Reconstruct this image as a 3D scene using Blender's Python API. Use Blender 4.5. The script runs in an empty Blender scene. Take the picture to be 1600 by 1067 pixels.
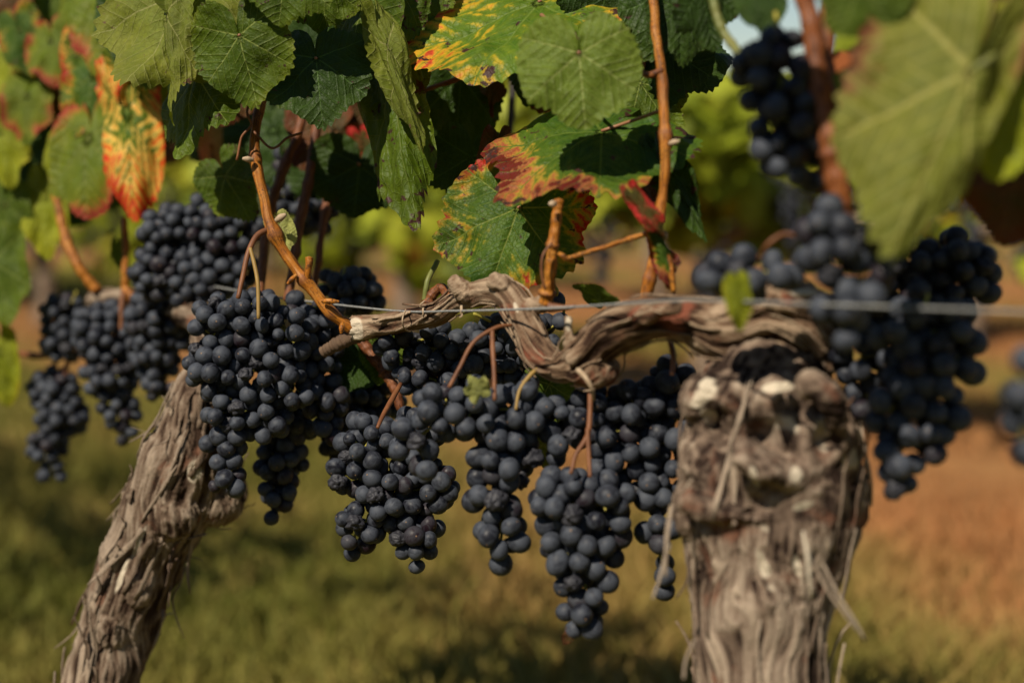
import bpy, bmesh, math, random
import numpy as np
from mathutils import Vector, Matrix
from mathutils.kdtree import KDTree

random.seed(7)
R = np.random.default_rng(7)
SC = bpy.context.scene
COL = SC.collection

# ------------------------------------------------------------------ camera, sky, sun, exposure
CAM_H = 0.80
PITCH = math.radians(7.3)
FOC = 50.0
F = FOC / 36.0 * 1600.0
cam = bpy.data.cameras.new('camera')
cam.lens = FOC
cam.sensor_width = 36
cam.clip_start = 0.02
cam.clip_end = 3000
cam.dof.use_dof = True
cam.dof.focus_distance = 1.08
cam.dof.aperture_fstop = 2.6
co = bpy.data.objects.new('camera', cam)
COL.objects.link(co)
co.location = (0, 0, CAM_H)
co.rotation_euler = (math.pi / 2 - PITCH, 0, 0)
SC.camera = co
FWD = np.array([0, math.cos(PITCH), -math.sin(PITCH)])
UP = np.array([0, math.sin(PITCH), math.cos(PITCH)])
RT = np.array([1.0, 0, 0])
C0 = np.array([0, 0, CAM_H])

SUN_TRAVEL = Vector((0.39, 0.55, -0.75)).normalized()
SUN_EL = math.asin(-SUN_TRAVEL.z)
SUN_ROT = math.atan2(-SUN_TRAVEL.x, -SUN_TRAVEL.y)
w = bpy.data.worlds.new('World')
SC.world = w
w.use_nodes = True
nt = w.node_tree
sky = nt.nodes.new('ShaderNodeTexSky')
sky.sky_type = 'NISHITA'
sky.sun_disc = False
sky.sun_elevation = SUN_EL
sky.sun_rotation = SUN_ROT
sky.dust_density = 0.0
sky.air_density = 1.2
sky.ozone_density = 0.6
nt.links.new(sky.outputs[0], nt.nodes['Background'].inputs[0])
nt.nodes['Background'].inputs[1].default_value = 0.058
sl = bpy.data.lights.new('sun', 'SUN')
sl.energy = 5.0
sl.angle = math.radians(0.5)
sl.color = (1.0, 0.90, 0.74)
so = bpy.data.objects.new('sun', sl)
COL.objects.link(so)
so.rotation_euler = (-SUN_TRAVEL).to_track_quat('Z', 'Y').to_euler()
so.location = (-3, -3, 5)
vs = SC.view_settings
vs.view_transform = 'Standard'
vs.look = 'None'
vs.gamma = 1
vs.exposure = 0.38
vs.use_curve_mapping = False
try:
    SC.cycles.transparent_max_bounces = 4
    SC.cycles.max_bounces = 6
except Exception:
    pass

# ------------------------------------------------------------------ helpers
def P(px, py, d):
    return C0 + d * (FWD + RT * ((px - 800) / F) - UP * ((py - 533.5) / F))

def camvec(r, u, t):
    """direction given as right, up, towards the viewer"""
    v = RT * r + UP * u - FWD * t
    return v / np.linalg.norm(v)

def rowd(x):
    return 1.0 / (0.622 + 0.000444 * x)

def tag(o, label=None, cat=None, group=None, kind=None):
    if label: o['label'] = label
    if cat: o['category'] = cat
    if group: o['group'] = group
    if kind: o['kind'] = kind
    return o

def empty(name, loc=(0, 0, 0)):
    o = bpy.data.objects.new(name, None)
    COL.objects.link(o)
    o.location = Vector(loc)
    o.empty_display_size = 0.02
    return o

def mesh_from(name, V, Fc, smooth=True):
    me = bpy.data.meshes.new(name)
    V = np.asarray(V, dtype=np.float32)
    if isinstance(Fc, np.ndarray):
        n, k = Fc.shape
        me.vertices.add(len(V))
        me.vertices.foreach_set('co', V.ravel())
        me.loops.add(n * k)
        me.loops.foreach_set('vertex_index', Fc.ravel().astype(np.int32))
        me.polygons.add(n)
        me.polygons.foreach_set('loop_start', np.arange(0, n * k, k, dtype=np.int32))
        me.polygons.foreach_set('loop_total', np.full(n, k, dtype=np.int32))
        me.update(calc_edges=True)
    else:
        me.from_pydata([tuple(map(float, v)) for v in V], [], [tuple(map(int, f)) for f in Fc])
    if smooth:
        me.polygons.foreach_set('use_smooth', np.ones(len(me.polygons), dtype=bool))
    me.validate()
    return me

def link(name, me, mat, parent=None, origin=None):
    """one mesh object; world-space verts are re-based on origin"""
    if origin is not None:
        me.transform(Matrix.Translation(-Vector(origin)))
    o = bpy.data.objects.new(name, me)
    COL.objects.link(o)
    if mat is not None:
        me.materials.append(mat)
    if parent is not None:
        o.parent = parent
        if origin is not None:
            o.location = Vector(origin) - parent.location
        else:
            o.location = (0, 0, 0)
    elif origin is not None:
        o.location = Vector(origin)
    return o

def fattr(me, name, arr):
    a = me.attributes.new(name, 'FLOAT', 'POINT')
    a.data.foreach_set('value', np.asarray(arr, dtype=np.float32).ravel())

def vattr(me, name, arr):
    a = me.attributes.new(name, 'FLOAT_VECTOR', 'POINT')
    a.data.foreach_set('vector', np.asarray(arr, dtype=np.float32).ravel())

def hash3(ix, iy, iz, seed):
    h = (ix * 374761393 + iy * 668265263 + iz * 2147483647 + seed * 974711) & 0xffffffff
    h = ((h ^ (h >> 13)) * 1274126177) & 0xffffffff
    h = ((h ^ (h >> 16)) * 2246822519) & 0xffffffff
    return ((h >> 8) & 0xffff) / 32767.5 - 1.0

def vnoise(p, seed=0):
    p = np.asarray(p, dtype=np.float64)
    i = np.floor(p).astype(np.int64)
    f = p - i
    u = f * f * (3 - 2 * f)
    out = 0
    for dx in (0, 1):
        wx = u[:, 0] if dx else 1 - u[:, 0]
        for dy in (0, 1):
            wy = u[:, 1] if dy else 1 - u[:, 1]
            for dz in (0, 1):
                wz = u[:, 2] if dz else 1 - u[:, 2]
                out = out + wx * wy * wz * hash3(i[:, 0] + dx, i[:, 1] + dy, i[:, 2] + dz, seed)
    return out

def fbm(p, seed=0, o=3):
    s, a = 0, 0.5
    for k in range(o):
        s = s + a * vnoise(p * (2.03 ** k), seed + k)
        a *= 0.5
    return s

def catmull(pts, n):
    pts = np.asarray(pts, dtype=float)
    m = len(pts)
    if m == 2:
        t = np.linspace(0, 1, n)[:, None]
        return pts[0] * (1 - t) + pts[1] * t
    ext = np.vstack([2 * pts[0] - pts[1], pts, 2 * pts[-1] - pts[-2]])
    out = []
    for q in np.linspace(0, m - 1 - 1e-6, n):
        k = int(q)
        t = q - k
        p0, p1, p2, p3 = ext[k], ext[k + 1], ext[k + 2], ext[k + 3]
        out.append(0.5 * ((2 * p1) + (-p0 + p2) * t + (2 * p0 - 5 * p1 + 4 * p2 - p3) * t * t + (-p0 + 3 * p1 - 3 * p2 + p3) * t ** 3))
    return np.array(out)

def frames(pts):
    T = np.gradient(pts, axis=0)
    T /= np.linalg.norm(T, axis=1)[:, None] + 1e-12
    a = np.array([0.3, 0.9, 0.31])
    N = np.zeros_like(pts)
    n = a - T[0] * a.dot(T[0])
    n /= np.linalg.norm(n)
    for k in range(len(pts)):
        n = n - T[k] * n.dot(T[k])
        n /= np.linalg.norm(n) + 1e-12
        N[k] = n
    B = np.cross(T, N)
    return T, N, B

def tube(pts, rad, sides=10, cap=True):
    pts = np.asarray(pts, float)
    n = len(pts)
    rad = np.broadcast_to(np.asarray(rad, float), (n,))
    T, N, B = frames(pts)
    a = np.linspace(0, 2 * math.pi, sides, endpoint=False)
    V = pts[:, None, :] + rad[:, None, None] * (np.cos(a)[None, :, None] * N[:, None, :] + np.sin(a)[None, :, None] * B[:, None, :])
    V = V.reshape(-1, 3)
    fs = []
    for k in range(n - 1):
        for j in range(sides):
            j2 = (j + 1) % sides
            fs.append((k * sides + j, k * sides + j2, (k + 1) * sides + j2, (k + 1) * sides + j))
    V = list(V)
    if cap:
        V.append(pts[0] - T[0] * rad[0] * 0.35)
        V.append(pts[-1] + T[-1] * rad[-1] * 0.35)
        a0, a1 = len(V) - 2, len(V) - 1
        for j in range(sides):
            j2 = (j + 1) % sides
            fs.append((a0, j2, j))
            fs.append((a1, (n - 1) * sides + j, (n - 1) * sides + j2))
    return np.array(V), fs

class MB:
    def __init__(s):
        s.V, s.F = [], []
        s.n = 0
    def add(s, V, fs):
        s.V.append(np.asarray(V, float))
        s.F += [tuple(i + s.n for i in f) for f in fs]
        s.n += len(V)
        return s
    def build(s, name, mat, parent=None, origin=None, smooth=True):
        me = mesh_from(name, np.vstack(s.V), s.F, smooth)
        return link(name, me, mat, parent, origin)

# ------------------------------------------------------------------ node helpers
class NG:
    def __init__(s, mat):
        mat.use_nodes = True
        s.t = mat.node_tree
        s.t.nodes.clear()
        s.out = s.t.nodes.new('ShaderNodeOutputMaterial')
    def set(s, sock, v):
        if v is None: return
        if hasattr(v, 'is_linked') or isinstance(v, bpy.types.NodeSocket):
            s.t.links.new(v, sock)
        else:
            sock.default_value = v
    def n(s, typ, **kw):
        nd = s.t.nodes.new(typ)
        for k, v in kw.items(): setattr(nd, k, v)
        return nd
    def m(s, op, a, b=None, c=None, clamp=False):
        nd = s.n('ShaderNodeMath', operation=op, use_clamp=clamp)
        s.set(nd.inputs[0], a); s.set(nd.inputs[1], b); s.set(nd.inputs[2], c)
        return nd.outputs[0]
    def step(s, x, a, b):
        nd = s.n('ShaderNodeMapRange', interpolation_type='SMOOTHSTEP')
        s.set(nd.inputs[0], x); nd.inputs[1].default_value = a; nd.inputs[2].default_value = b
        return nd.outputs[0]
    def mix(s, f, a, b, mode='MIX'):
        nd = s.n('ShaderNodeMix', data_type='RGBA', blend_type=mode)
        s.set(nd.inputs[0], f); s.set(nd.inputs[6], c4(a)); s.set(nd.inputs[7], c4(b))
        return nd.outputs[2]
    def attr(s, name):
        return s.n('ShaderNodeAttribute', attribute_name=name)
    def noise(s, vec, scale, detail=3, rough=0.55, dist=0.0):
        nd = s.n('ShaderNodeTexNoise')
        s.set(nd.inputs['Vector'], vec)
        nd.inputs['Scale'].default_value = scale
        nd.inputs['Detail'].default_value = detail
        nd.inputs['Roughness'].default_value = rough
        nd.inputs['Distortion'].default_value = dist
        return nd.outputs['Fac']
    def ramp(s, f, stops):
        nd = s.n('ShaderNodeValToRGB')
        el = nd.color_ramp.elements
        while len(el) < len(stops): el.new(0.5)
        for e, (p, c) in zip(el, stops):
            e.position = p; e.color = c4(c)
        s.set(nd.inputs[0], f)
        return nd.outputs[0]
    def bump(s, h, strength, dist):
        nd = s.n('ShaderNodeBump')
        nd.inputs['Strength'].default_value = strength
        nd.inputs['Distance'].default_value = dist
        s.set(nd.inputs['Height'], h)
        return nd.outputs[0]
    def bsdf(s, col, rough=0.6, normal=None, spec=0.5):
        nd = s.n('ShaderNodeBsdfPrincipled')
        s.set(nd.inputs['Base Color'], c4(col))
        s.set(nd.inputs['Roughness'], rough)
        s.set(nd.inputs['Specular IOR Level'], spec)
        s.set(nd.inputs['Normal'], normal)
        return nd
    def fin(s, sh):
        s.t.links.new(sh, s.out.inputs[0])

def c4(c):
    if isinstance(c, bpy.types.NodeSocket): return c
    return tuple(c) + (1.0,) if len(c) == 3 else tuple(c)

# ------------------------------------------------------------------ materials
def leaf_mat(name, stops, vein, a_edge=0.75, a_noise=0.5, a_vein=0.25, base=0.0, trans=0.34, spots=0.0,
             rough=0.5, tertiary=0.35, vw=1.0, spotcol=(0.05, 0.02, 0.015)):
    m = bpy.data.materials.new(name)
    g = NG(m)
    at = g.attr('vn')
    sep = g.n('ShaderNodeSeparateXYZ')
    g.t.links.new(at.outputs['Vector'], sep.inputs[0])
    s_, t_, e_ = sep.outputs
    pl = g.attr('pl').outputs['Vector']
    oi = g.n('ShaderNodeObjectInfo')
    off = g.n('ShaderNodeVectorMath', operation='ADD')
    g.t.links.new(pl, off.inputs[0])
    sc = g.m('MULTIPLY', oi.outputs['Random'], 37.0)
    cx = g.n('ShaderNodeCombineXYZ')
    for k in range(3): g.t.links.new(sc, cx.inputs[k])
    g.t.links.new(cx.outputs[0], off.inputs[1])
    pv = off.outputs[0]
    # veins
    wmain = g.m('MULTIPLY_ADD', s_, -0.011 * vw, 0.016 * vw)
    main = g.m('SUBTRACT', 1.0, g.m('DIVIDE', t_, wmain), clamp=True)
    main = g.step(main, 0.0, 0.7)
    ph = g.m('FRACT', g.m('MULTIPLY', g.m('SUBTRACT', s_, g.m('MULTIPLY', t_, 0.85)), 7.5))
    dd = g.m('ABSOLUTE', g.m('SUBTRACT', ph, 0.5))
    sec = g.step(dd, 0.055 * vw, 0.015 * vw)
    bul = g.m('SUBTRACT', 1.0, g.m('POWER', g.m('SUBTRACT', 1.0, g.m('MULTIPLY', dd, 2.0)), 3.0))
    vor = g.n('ShaderNodeTexVoronoi', feature='DISTANCE_TO_EDGE')
    g.t.links.new(pv, vor.inputs['Vector'])
    vor.inputs['Scale'].default_value = 22
    ter = g.step(vor.outputs['Distance'], 0.07, 0.0)
    vall = g.m('MAXIMUM', g.m('MULTIPLY', main, 1.0), g.m('MAXIMUM', g.m('MULTIPLY', sec, 0.6), g.m('MULTIPLY', ter, tertiary * 0.5)))
    n1 = g.noise(pv, 4.0, 4, 0.6)
    n2 = g.noise(pv, 17.0, 4, 0.7)
    n0 = g.noise(pv, 1.3, 2, 0.5)
    t = g.m('MULTIPLY_ADD', g.m('POWER', e_, 2.2), g.m('MULTIPLY', g.step(n0, 0.28, 0.66), a_edge * 1.45), base)
    t = g.m('MULTIPLY_ADD', g.m('SUBTRACT', n1, 0.5), a_noise * 2.0, t)
    t = g.m('MULTIPLY_ADD', g.m('SUBTRACT', n2, 0.5), a_noise * 1.0, t)
    t = g.m('MULTIPLY_ADD', dd, a_vein * 1.2, t)
    t = g.m('MULTIPLY_ADD', main, -a_vein * 1.3, t, clamp=True)
    stops = [(p_, (c_[0] * 1.16, c_[1] * 1.14, c_[2] * 0.62)) for p_, c_ in stops]
    vein = (vein[0], vein[1], vein[2] * 0.7)
    colr = g.ramp(t, stops)
    var = g.m('MULTIPLY_ADD', n2, 0.6, g.m('MULTIPLY_ADD', g.noise(pv, 1.7, 3, 0.5), 0.9, 0.22))
    colr = g.mix(1.0, colr, None, 'MULTIPLY') if False else colr
    hsv = g.n('ShaderNodeHueSaturation')
    g.t.links.new(colr, hsv.inputs['Color'])
    g.t.links.new(var, hsv.inputs['Value'])
    colr = g.mix(g.m('MULTIPLY', vall, 0.95), hsv.outputs[0], vein)
    if spots:
        sp = g.noise(pv, 7.0, 4, 0.65, 0.4)
        sf = g.step(g.m('MULTIPLY_ADD', e_, 0.16, sp), 0.80 - 0.12 * spots, 0.84 - 0.12 * spots)
        colr = g.mix(sf, colr, spotcol)
    h = g.m('MULTIPLY_ADD', bul, 0.38, g.m('MULTIPLY', ter, -0.14))
    h = g.m('MULTIPLY_ADD', g.noise(pv, 30.0, 3), 0.35, h)
    nr = g.bump(h, 0.7, 0.0030)
    b = g.bsdf(colr, rough, nr, 0.20)
    tr = g.n('ShaderNodeBsdfTranslucent')
    hs2 = g.n('ShaderNodeHueSaturation')
    hs2.inputs['Saturation'].default_value = 1.15
    hs2.inputs['Value'].default_value = 1.5
    g.t.links.new(colr, hs2.inputs['Color'])
    g.t.links.new(hs2.outputs[0], tr.inputs[0])
    mx = g.n('ShaderNodeMixShader')
    mx.inputs[0].default_value = trans
    g.t.links.new(b.outputs[0], mx.inputs[1])
    g.t.links.new(tr.outputs[0], mx.inputs[2])
    g.fin(mx.outputs[0])
    return m

G1, G2, G3 = (0.042, 0.074, 0.006), (0.075, 0.112, 0.009), (0.11, 0.13, 0.012)
YL, OR, RD, DR, BR = (0.42, 0.27, 0.02), (0.48, 0.15, 0.02), (0.32, 0.022, 0.018), (0.11, 0.012, 0.014), (0.09, 0.035, 0.02)
LM = {
 'green':   leaf_mat('leaf_green', [(0, G1), (0.55, G2), (0.85, G3), (1, (0.12, 0.09, 0.02))], (0.21, 0.25, 0.08), 0.5, 0.4, 0.12, spots=0.35),
 'pale_green': leaf_mat('leaf_pale_green', [(0, (0.085, 0.125, 0.020)), (0.6, (0.10, 0.14, 0.024)), (1, (0.12, 0.13, 0.025))], (0.26, 0.29, 0.12), 0.4, 0.3, 0.1, rough=0.5, tertiary=0.15, trans=0.2),
 'olive':   leaf_mat('leaf_underside_olive', [(0, (0.10, 0.125, 0.022)), (0.6, (0.14, 0.15, 0.03)), (0.9, (0.17, 0.15, 0.04)), (1, (0.15, 0.08, 0.04))], (0.25, 0.25, 0.11), 0.4, 0.45, 0.1, rough=0.65, tertiary=0.7, spots=0.15, spotcol=(0.12, 0.06, 0.04)),
 'big_olive': leaf_mat('leaf_big_underside', [(0, (0.12, 0.135, 0.03)), (0.62, (0.145, 0.15, 0.035)), (0.74, (0.19, 0.14, 0.06)), (0.9, (0.22, 0.10, 0.07)), (1, (0.12, 0.04, 0.03))], (0.30, 0.28, 0.10), 0.75, 0.45, 0.1, rough=0.6, tertiary=0.2, vw=2.0),
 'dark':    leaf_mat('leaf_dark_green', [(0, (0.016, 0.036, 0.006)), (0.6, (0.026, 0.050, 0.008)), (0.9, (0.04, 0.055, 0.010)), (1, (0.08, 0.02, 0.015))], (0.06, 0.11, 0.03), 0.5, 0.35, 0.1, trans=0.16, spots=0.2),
 'spotted': leaf_mat('leaf_spotted_green', [(0, (0.045, 0.080, 0.007)), (0.6, (0.075, 0.105, 0.010)), (0.85, (0.13, 0.13, 0.02)), (1, (0.2, 0.08, 0.02))], (0.13, 0.16, 0.05), 0.5, 0.5, 0.15, spots=1.0),
 'yellow_red': leaf_mat('leaf_yellow_red', [(0, (0.055, 0.115, 0.012)), (0.38, (0.10, 0.15, 0.018)), (0.55, (0.34, 0.26, 0.025)), (0.72, (0.48, 0.25, 0.03)), (0.86, (0.42, 0.06, 0.03)), (1, RD)], (0.13, 0.19, 0.035), 0.48, 0.68, 0.55, base=0.05, spots=0.6),
 'red_edge': leaf_mat('leaf_red_edge', [(0, (0.025, 0.065, 0.010)), (0.50, (0.06, 0.105, 0.014)), (0.66, (0.28, 0.20, 0.04)), (0.76, (0.33, 0.13, 0.06)), (0.85, (0.24, 0.05, 0.045)), (0.93, (0.28, 0.12, 0.07)), (1, DR)], (0.10, 0.15, 0.03), 0.92, 0.62, 0.40, base=-0.01, spots=0.6),
 'green_yellow_edge': leaf_mat('leaf_green_yellow_edge', [(0, (0.028, 0.07, 0.010)), (0.48, (0.055, 0.10, 0.014)), (0.64, (0.20, 0.18, 0.025)), (0.74, (0.30, 0.19, 0.03)), (0.86, (0.32, 0.10, 0.03)), (0.94, (0.26, 0.03, 0.025)), (1, RD)], (0.16, 0.2, 0.05), 0.80, 0.66, 0.42, base=-0.04, spots=0.6),
 'orange':  leaf_mat('leaf_orange_red', [(0, (0.05, 0.10, 0.010)), (0.34, (0.11, 0.14, 0.016)), (0.44, (0.55, 0.38, 0.13)), (0.60, (0.60, 0.34, 0.11)), (0.72, (0.52, 0.15, 0.03)), (0.86, (0.5, 0.05, 0.02)), (1, (0.42, 0.02, 0.015))], (0.08, 0.15, 0.02), 0.55, 0.60, 0.60, base=0.03, trans=0.3),
 'pinkish': leaf_mat('leaf_green_pink', [(0, (0.085, 0.13, 0.014)), (0.55, (0.14, 0.16, 0.02)), (0.78, (0.30, 0.12, 0.05)), (1, (0.26, 0.035, 0.04))], (0.16, 0.18, 0.06), 0.75, 0.35, 0.25),
 'rose':    leaf_mat('leaf_rose', [(0, (0.25, 0.18, 0.09)), (0.5, (0.36, 0.14, 0.11)), (1, (0.3, 0.05, 0.05))], (0.4, 0.25, 0.18), 0.5, 0.4, 0.2),
 'yellow_green': leaf_mat('leaf_yellow_green', [(0, (0.17, 0.20, 0.015)), (0.6, (0.24, 0.25, 0.02)), (0.9, (0.36, 0.27, 0.02)), (1, (0.4, 0.12, 0.02))], (0.26, 0.28, 0.06), 0.5, 0.3, 0.1),
 'pale_dry': leaf_mat('leaf_pale_dry', [(0, (0.30, 0.32, 0.16)), (0.6, (0.36, 0.36, 0.2)), (1, (0.38, 0.3, 0.2))], (0.42, 0.42, 0.28), 0.4, 0.3, 0.1, rough=0.7),
 'crimson': leaf_mat('leaf_crimson', [(0, (0.03, 0.05, 0.012)), (0.35, (0.06, 0.05, 0.015)), (0.55, (0.35, 0.02, 0.03)), (0.8, (0.45, 0.025, 0.04)), (1, (0.25, 0.012, 0.02))], (0.25, 0.12, 0.06), 0.6, 0.5, 0.2, base=0.2),
 'brown':   leaf_mat('leaf_red_brown', [(0, (0.03, 0.035, 0.012)), (0.45, (0.08, 0.03, 0.015)), (1, (0.10, 0.018, 0.012))], (0.12, 0.06, 0.03), 0.4, 0.5, 0.2, base=0.15, trans=0.15),
}

def berry_mat(name, bloom, dark, amt):
    m = bpy.data.materials.new(name)
    g = NG(m)
    tc = g.n('ShaderNodeTexCoord')
    oi = g.n('ShaderNodeObjectInfo')
    off = g.n('ShaderNodeVectorMath', operation='ADD')
    cx = g.n('ShaderNodeCombineXYZ')
    r20 = g.m('MULTIPLY', oi.outputs['Random'], 3.1)
    for k in range(3): g.t.links.new(r20, cx.inputs[k])
    g.t.links.new(tc.outputs['Object'], off.inputs[0])
    g.t.links.new(cx.outputs[0], off.inputs[1])
    pv = off.outputs[0]
    n1 = g.noise(pv, 130.0, 4, 0.65, 0.6)
    n2 = g.noise(pv, 420.0, 3, 0.6)
    f = g.m('MULTIPLY_ADD', g.step(n1, 0.36, 0.60), 0.70, g.m('MULTIPLY_ADD', n2, 0.35, g.m('MULTIPLY_ADD', oi.outputs['Random'], 0.6, amt - 0.36)), clamp=True)
    colr = g.mix(f, dark, bloom)
    # stylar scar at the -Z pole
    sx = g.n('ShaderNodeSeparateXYZ')
    g.t.links.new(tc.outputs['Object'], sx.inputs[0])
    rad = g.m('SQRT', g.m('ADD', g.m('POWER', sx.outputs[0], 2.0), g.m('POWER', sx.outputs[1], 2.0)))
    near = g.m('MULTIPLY', g.step(rad, 0.00075, 0.00045), g.m('LESS_THAN', sx.outputs[2], 0.0))
    colr = g.mix(near, colr, (0.16, 0.10, 0.06))
    rg = g.m('MULTIPLY_ADD', f, 0.22, 0.42)
    b = g.bsdf(colr, rg, g.bump(g.m('MULTIPLY_ADD', n1, 0.8, n2), 0.2, 0.0005), 0.20)
    g.fin(b.outputs[0])
    return m

M_BERRY_R = berry_mat('grape_skin_rubbed', (0.040, 0.042, 0.050), (0.012, 0.006, 0.010), -0.05)
M_BERRY = berry_mat('grape_skin_bloom', (0.046, 0.052, 0.066), (0.005, 0.005, 0.009), 0.18)

def simple(name, c1, c2, scale, rough=0.8, bump=0.3, bd=0.002, c3=None, spec=0.3, stretch=None):
    m = bpy.data.materials.new(name)
    g = NG(m)
    tc = g.n('ShaderNodeTexCoord')
    v = tc.outputs['Object']
    if stretch:
        mp = g.n('ShaderNodeMapping')
        mp.inputs['Scale'].default_value = stretch
        g.t.links.new(v, mp.inputs[0])
        v = mp.outputs[0]
    n1 = g.noise(v, scale, 5, 0.6, 0.3)
    st = [(0.3, c1), (0.65, c2)]
    if c3: st.append((0.8, c3))
    colr = g.ramp(n1, st)
    b = g.bsdf(colr, rough, g.bump(n1, bump, bd), spec)
    g.fin(b.outputs[0])
    return m

M_RAISIN = simple('shrivelled_grape_skin', (0.006, 0.006, 0.010), (0.035, 0.035, 0.042), 300, 0.6, 0.3, 0.001)
M_STEM_G = simple('grape_stem_yellow_green', (0.20, 0.19, 0.03), (0.30, 0.25, 0.04), 120, 0.6, 0.2, 0.001, (0.22, 0.09, 0.03))
M_STEM_R = simple('grape_stem_red_brown', (0.09, 0.032, 0.013), (0.18, 0.07, 0.026), 90, 0.55, 0.2, 0.001, (0.10, 0.04, 0.02))
M_STEM_O = simple('grape_stem_olive_brown', (0.20, 0.12, 0.03), (0.27, 0.17, 0.045), 90, 0.55, 0.2, 0.001, (0.13, 0.05, 0.02))
M_PET_R = simple('petiole_pink', (0.22, 0.09, 0.05), (0.26, 0.13, 0.06), 60, 0.5, 0.1, 0.001)
M_PET_G = simple('petiole_green', (0.10, 0.13, 0.03), (0.16, 0.15, 0.04), 60, 0.5, 0.1, 0.001)
M_WIRE = simple('galvanised_wire', (0.11, 0.11, 0.105), (0.24, 0.24, 0.23), 500, 0.5, 0.2, 0.0005)
M_TIE = simple('dry_tendril', (0.25, 0.17, 0.10), (0.40, 0.30, 0.2), 200, 0.7, 0.2, 0.0005)
M_STAKE = simple('dark_steel_stake', (0.02, 0.018, 0.016), (0.05, 0.04, 0.035), 90, 0.6, 0.2, 0.001)

def cane_mat(name, c1, c2, c3):
    m = bpy.data.materials.new(name)
    g = NG(m)
    tc = g.n('ShaderNodeTexCoord')
    v = tc.outputs['Object']
    n1 = g.noise(v, 45, 4, 0.6, 0.3)
    colr = g.ramp(n1, [(0.32, c1), (0.5, c2), (0.72, c3)])
    sp = g.noise(v, 700, 2, 0.5)
    spm = g.noise(v, 60, 2, 0.5)
    f = g.m('MULTIPLY', g.step(sp, 0.56, 0.62), g.step(spm, 0.35, 0.6))
    colr = g.mix(g.m('MULTIPLY', f, 0.85), colr, (0.05, 0.018, 0.01))
    gr = g.noise(g.attr('cc').outputs['Vector'], 1.6, 5, 0.65)
    colr = g.mix(g.step(gr, 0.47, 0.62), colr, (c1[0] * .5, c1[1] * .62, c1[2] * .9))
    colr = g.mix(g.m('MULTIPLY', g.step(gr, 0.45, 0.32), 0.8), colr, (c3[0] * .95, c3[1] * 1.15, c3[2] * 2.6))
    nd = g.attr('node').outputs['Fac']
    colr = g.mix(g.m('MULTIPLY', nd, 0.6), colr, (0.13, 0.05, 0.03))
    b = g.bsdf(colr, 0.5, g.bump(g.m('ADD', gr, g.m('MULTIPLY', sp, 0.4)), 0.6, 0.0010), 0.22)
    g.fin(b.outputs[0])
    return m

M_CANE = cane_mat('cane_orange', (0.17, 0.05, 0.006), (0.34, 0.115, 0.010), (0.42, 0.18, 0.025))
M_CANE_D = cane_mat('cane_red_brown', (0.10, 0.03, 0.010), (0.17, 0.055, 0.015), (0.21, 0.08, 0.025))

M_CANE_R = cane_mat('cane_rust', (0.12, 0.035, 0.010), (0.22, 0.065, 0.015), (0.26, 0.095, 0.025))

def bark_mat(name, ridge, mid, deep, red, pale=(0.62, 0.53, 0.40)):
    m = bpy.data.materials.new(name)
    g = NG(m)
    h = g.attr('h').outputs['Fac']
    pa = g.attr('pale').outputs['Fac']
    fc = g.attr('fibre').outputs['Vector']
    n0 = g.noise(fc, 1.0, 4, 0.65, 0.3)
    tc = g.n('ShaderNodeTexCoord').outputs['Object']
    n1 = g.noise(tc, 28, 3, 0.6, 0.4)
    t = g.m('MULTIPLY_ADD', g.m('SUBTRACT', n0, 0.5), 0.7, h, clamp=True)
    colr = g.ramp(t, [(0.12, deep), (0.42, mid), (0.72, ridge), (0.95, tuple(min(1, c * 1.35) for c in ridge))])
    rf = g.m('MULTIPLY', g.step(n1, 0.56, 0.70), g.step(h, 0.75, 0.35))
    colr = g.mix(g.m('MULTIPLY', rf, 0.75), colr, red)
    pf = g.step(g.m('MULTIPLY_ADD', g.m('SUBTRACT', n1, 0.5), 0.5, pa), 0.30, 0.52)
    colr = g.mix(g.m('MULTIPLY', pf, 0.9), colr, g.mix(n0, tuple(c * 0.7 for c in pale), pale))
    n9 = g.noise(tc, 420, 4, 0.7)
    b = g.bsdf(colr, 0.9, g.bump(g.m('MULTIPLY_ADD', n9, 0.6, n0), 0.8, 0.0025), 0.12)
    g.fin(b.outputs[0])
    return m

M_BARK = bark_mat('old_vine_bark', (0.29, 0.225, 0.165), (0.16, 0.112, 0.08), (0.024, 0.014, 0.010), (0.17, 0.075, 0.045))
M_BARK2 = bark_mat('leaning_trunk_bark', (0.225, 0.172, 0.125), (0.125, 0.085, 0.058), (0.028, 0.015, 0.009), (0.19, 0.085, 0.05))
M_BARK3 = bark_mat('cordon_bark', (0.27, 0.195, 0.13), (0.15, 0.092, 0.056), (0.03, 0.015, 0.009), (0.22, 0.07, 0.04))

# ------------------------------------------------------------------ ground (structure)
def ground_band(x, y, seed=3):
    """0 = green alley, 1 = brown sprayed strip below a vine row; c counts metres across the rows"""
    c = y + 1.01 * x
    p = np.stack([x * 0.9, y * 0.9, np.zeros_like(x)], 1)
    c = c + 1.0 * fbm(p, seed, 3)
    per = 3.55
    ph = np.abs(((c - 4.75) / per + 0.5) % 1.0 - 0.5) * per
    return 1 / (1 + np.exp((ph - 1.05) * 6.0)) / (1 + np.exp((2.6 - c) * 5.0))

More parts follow.
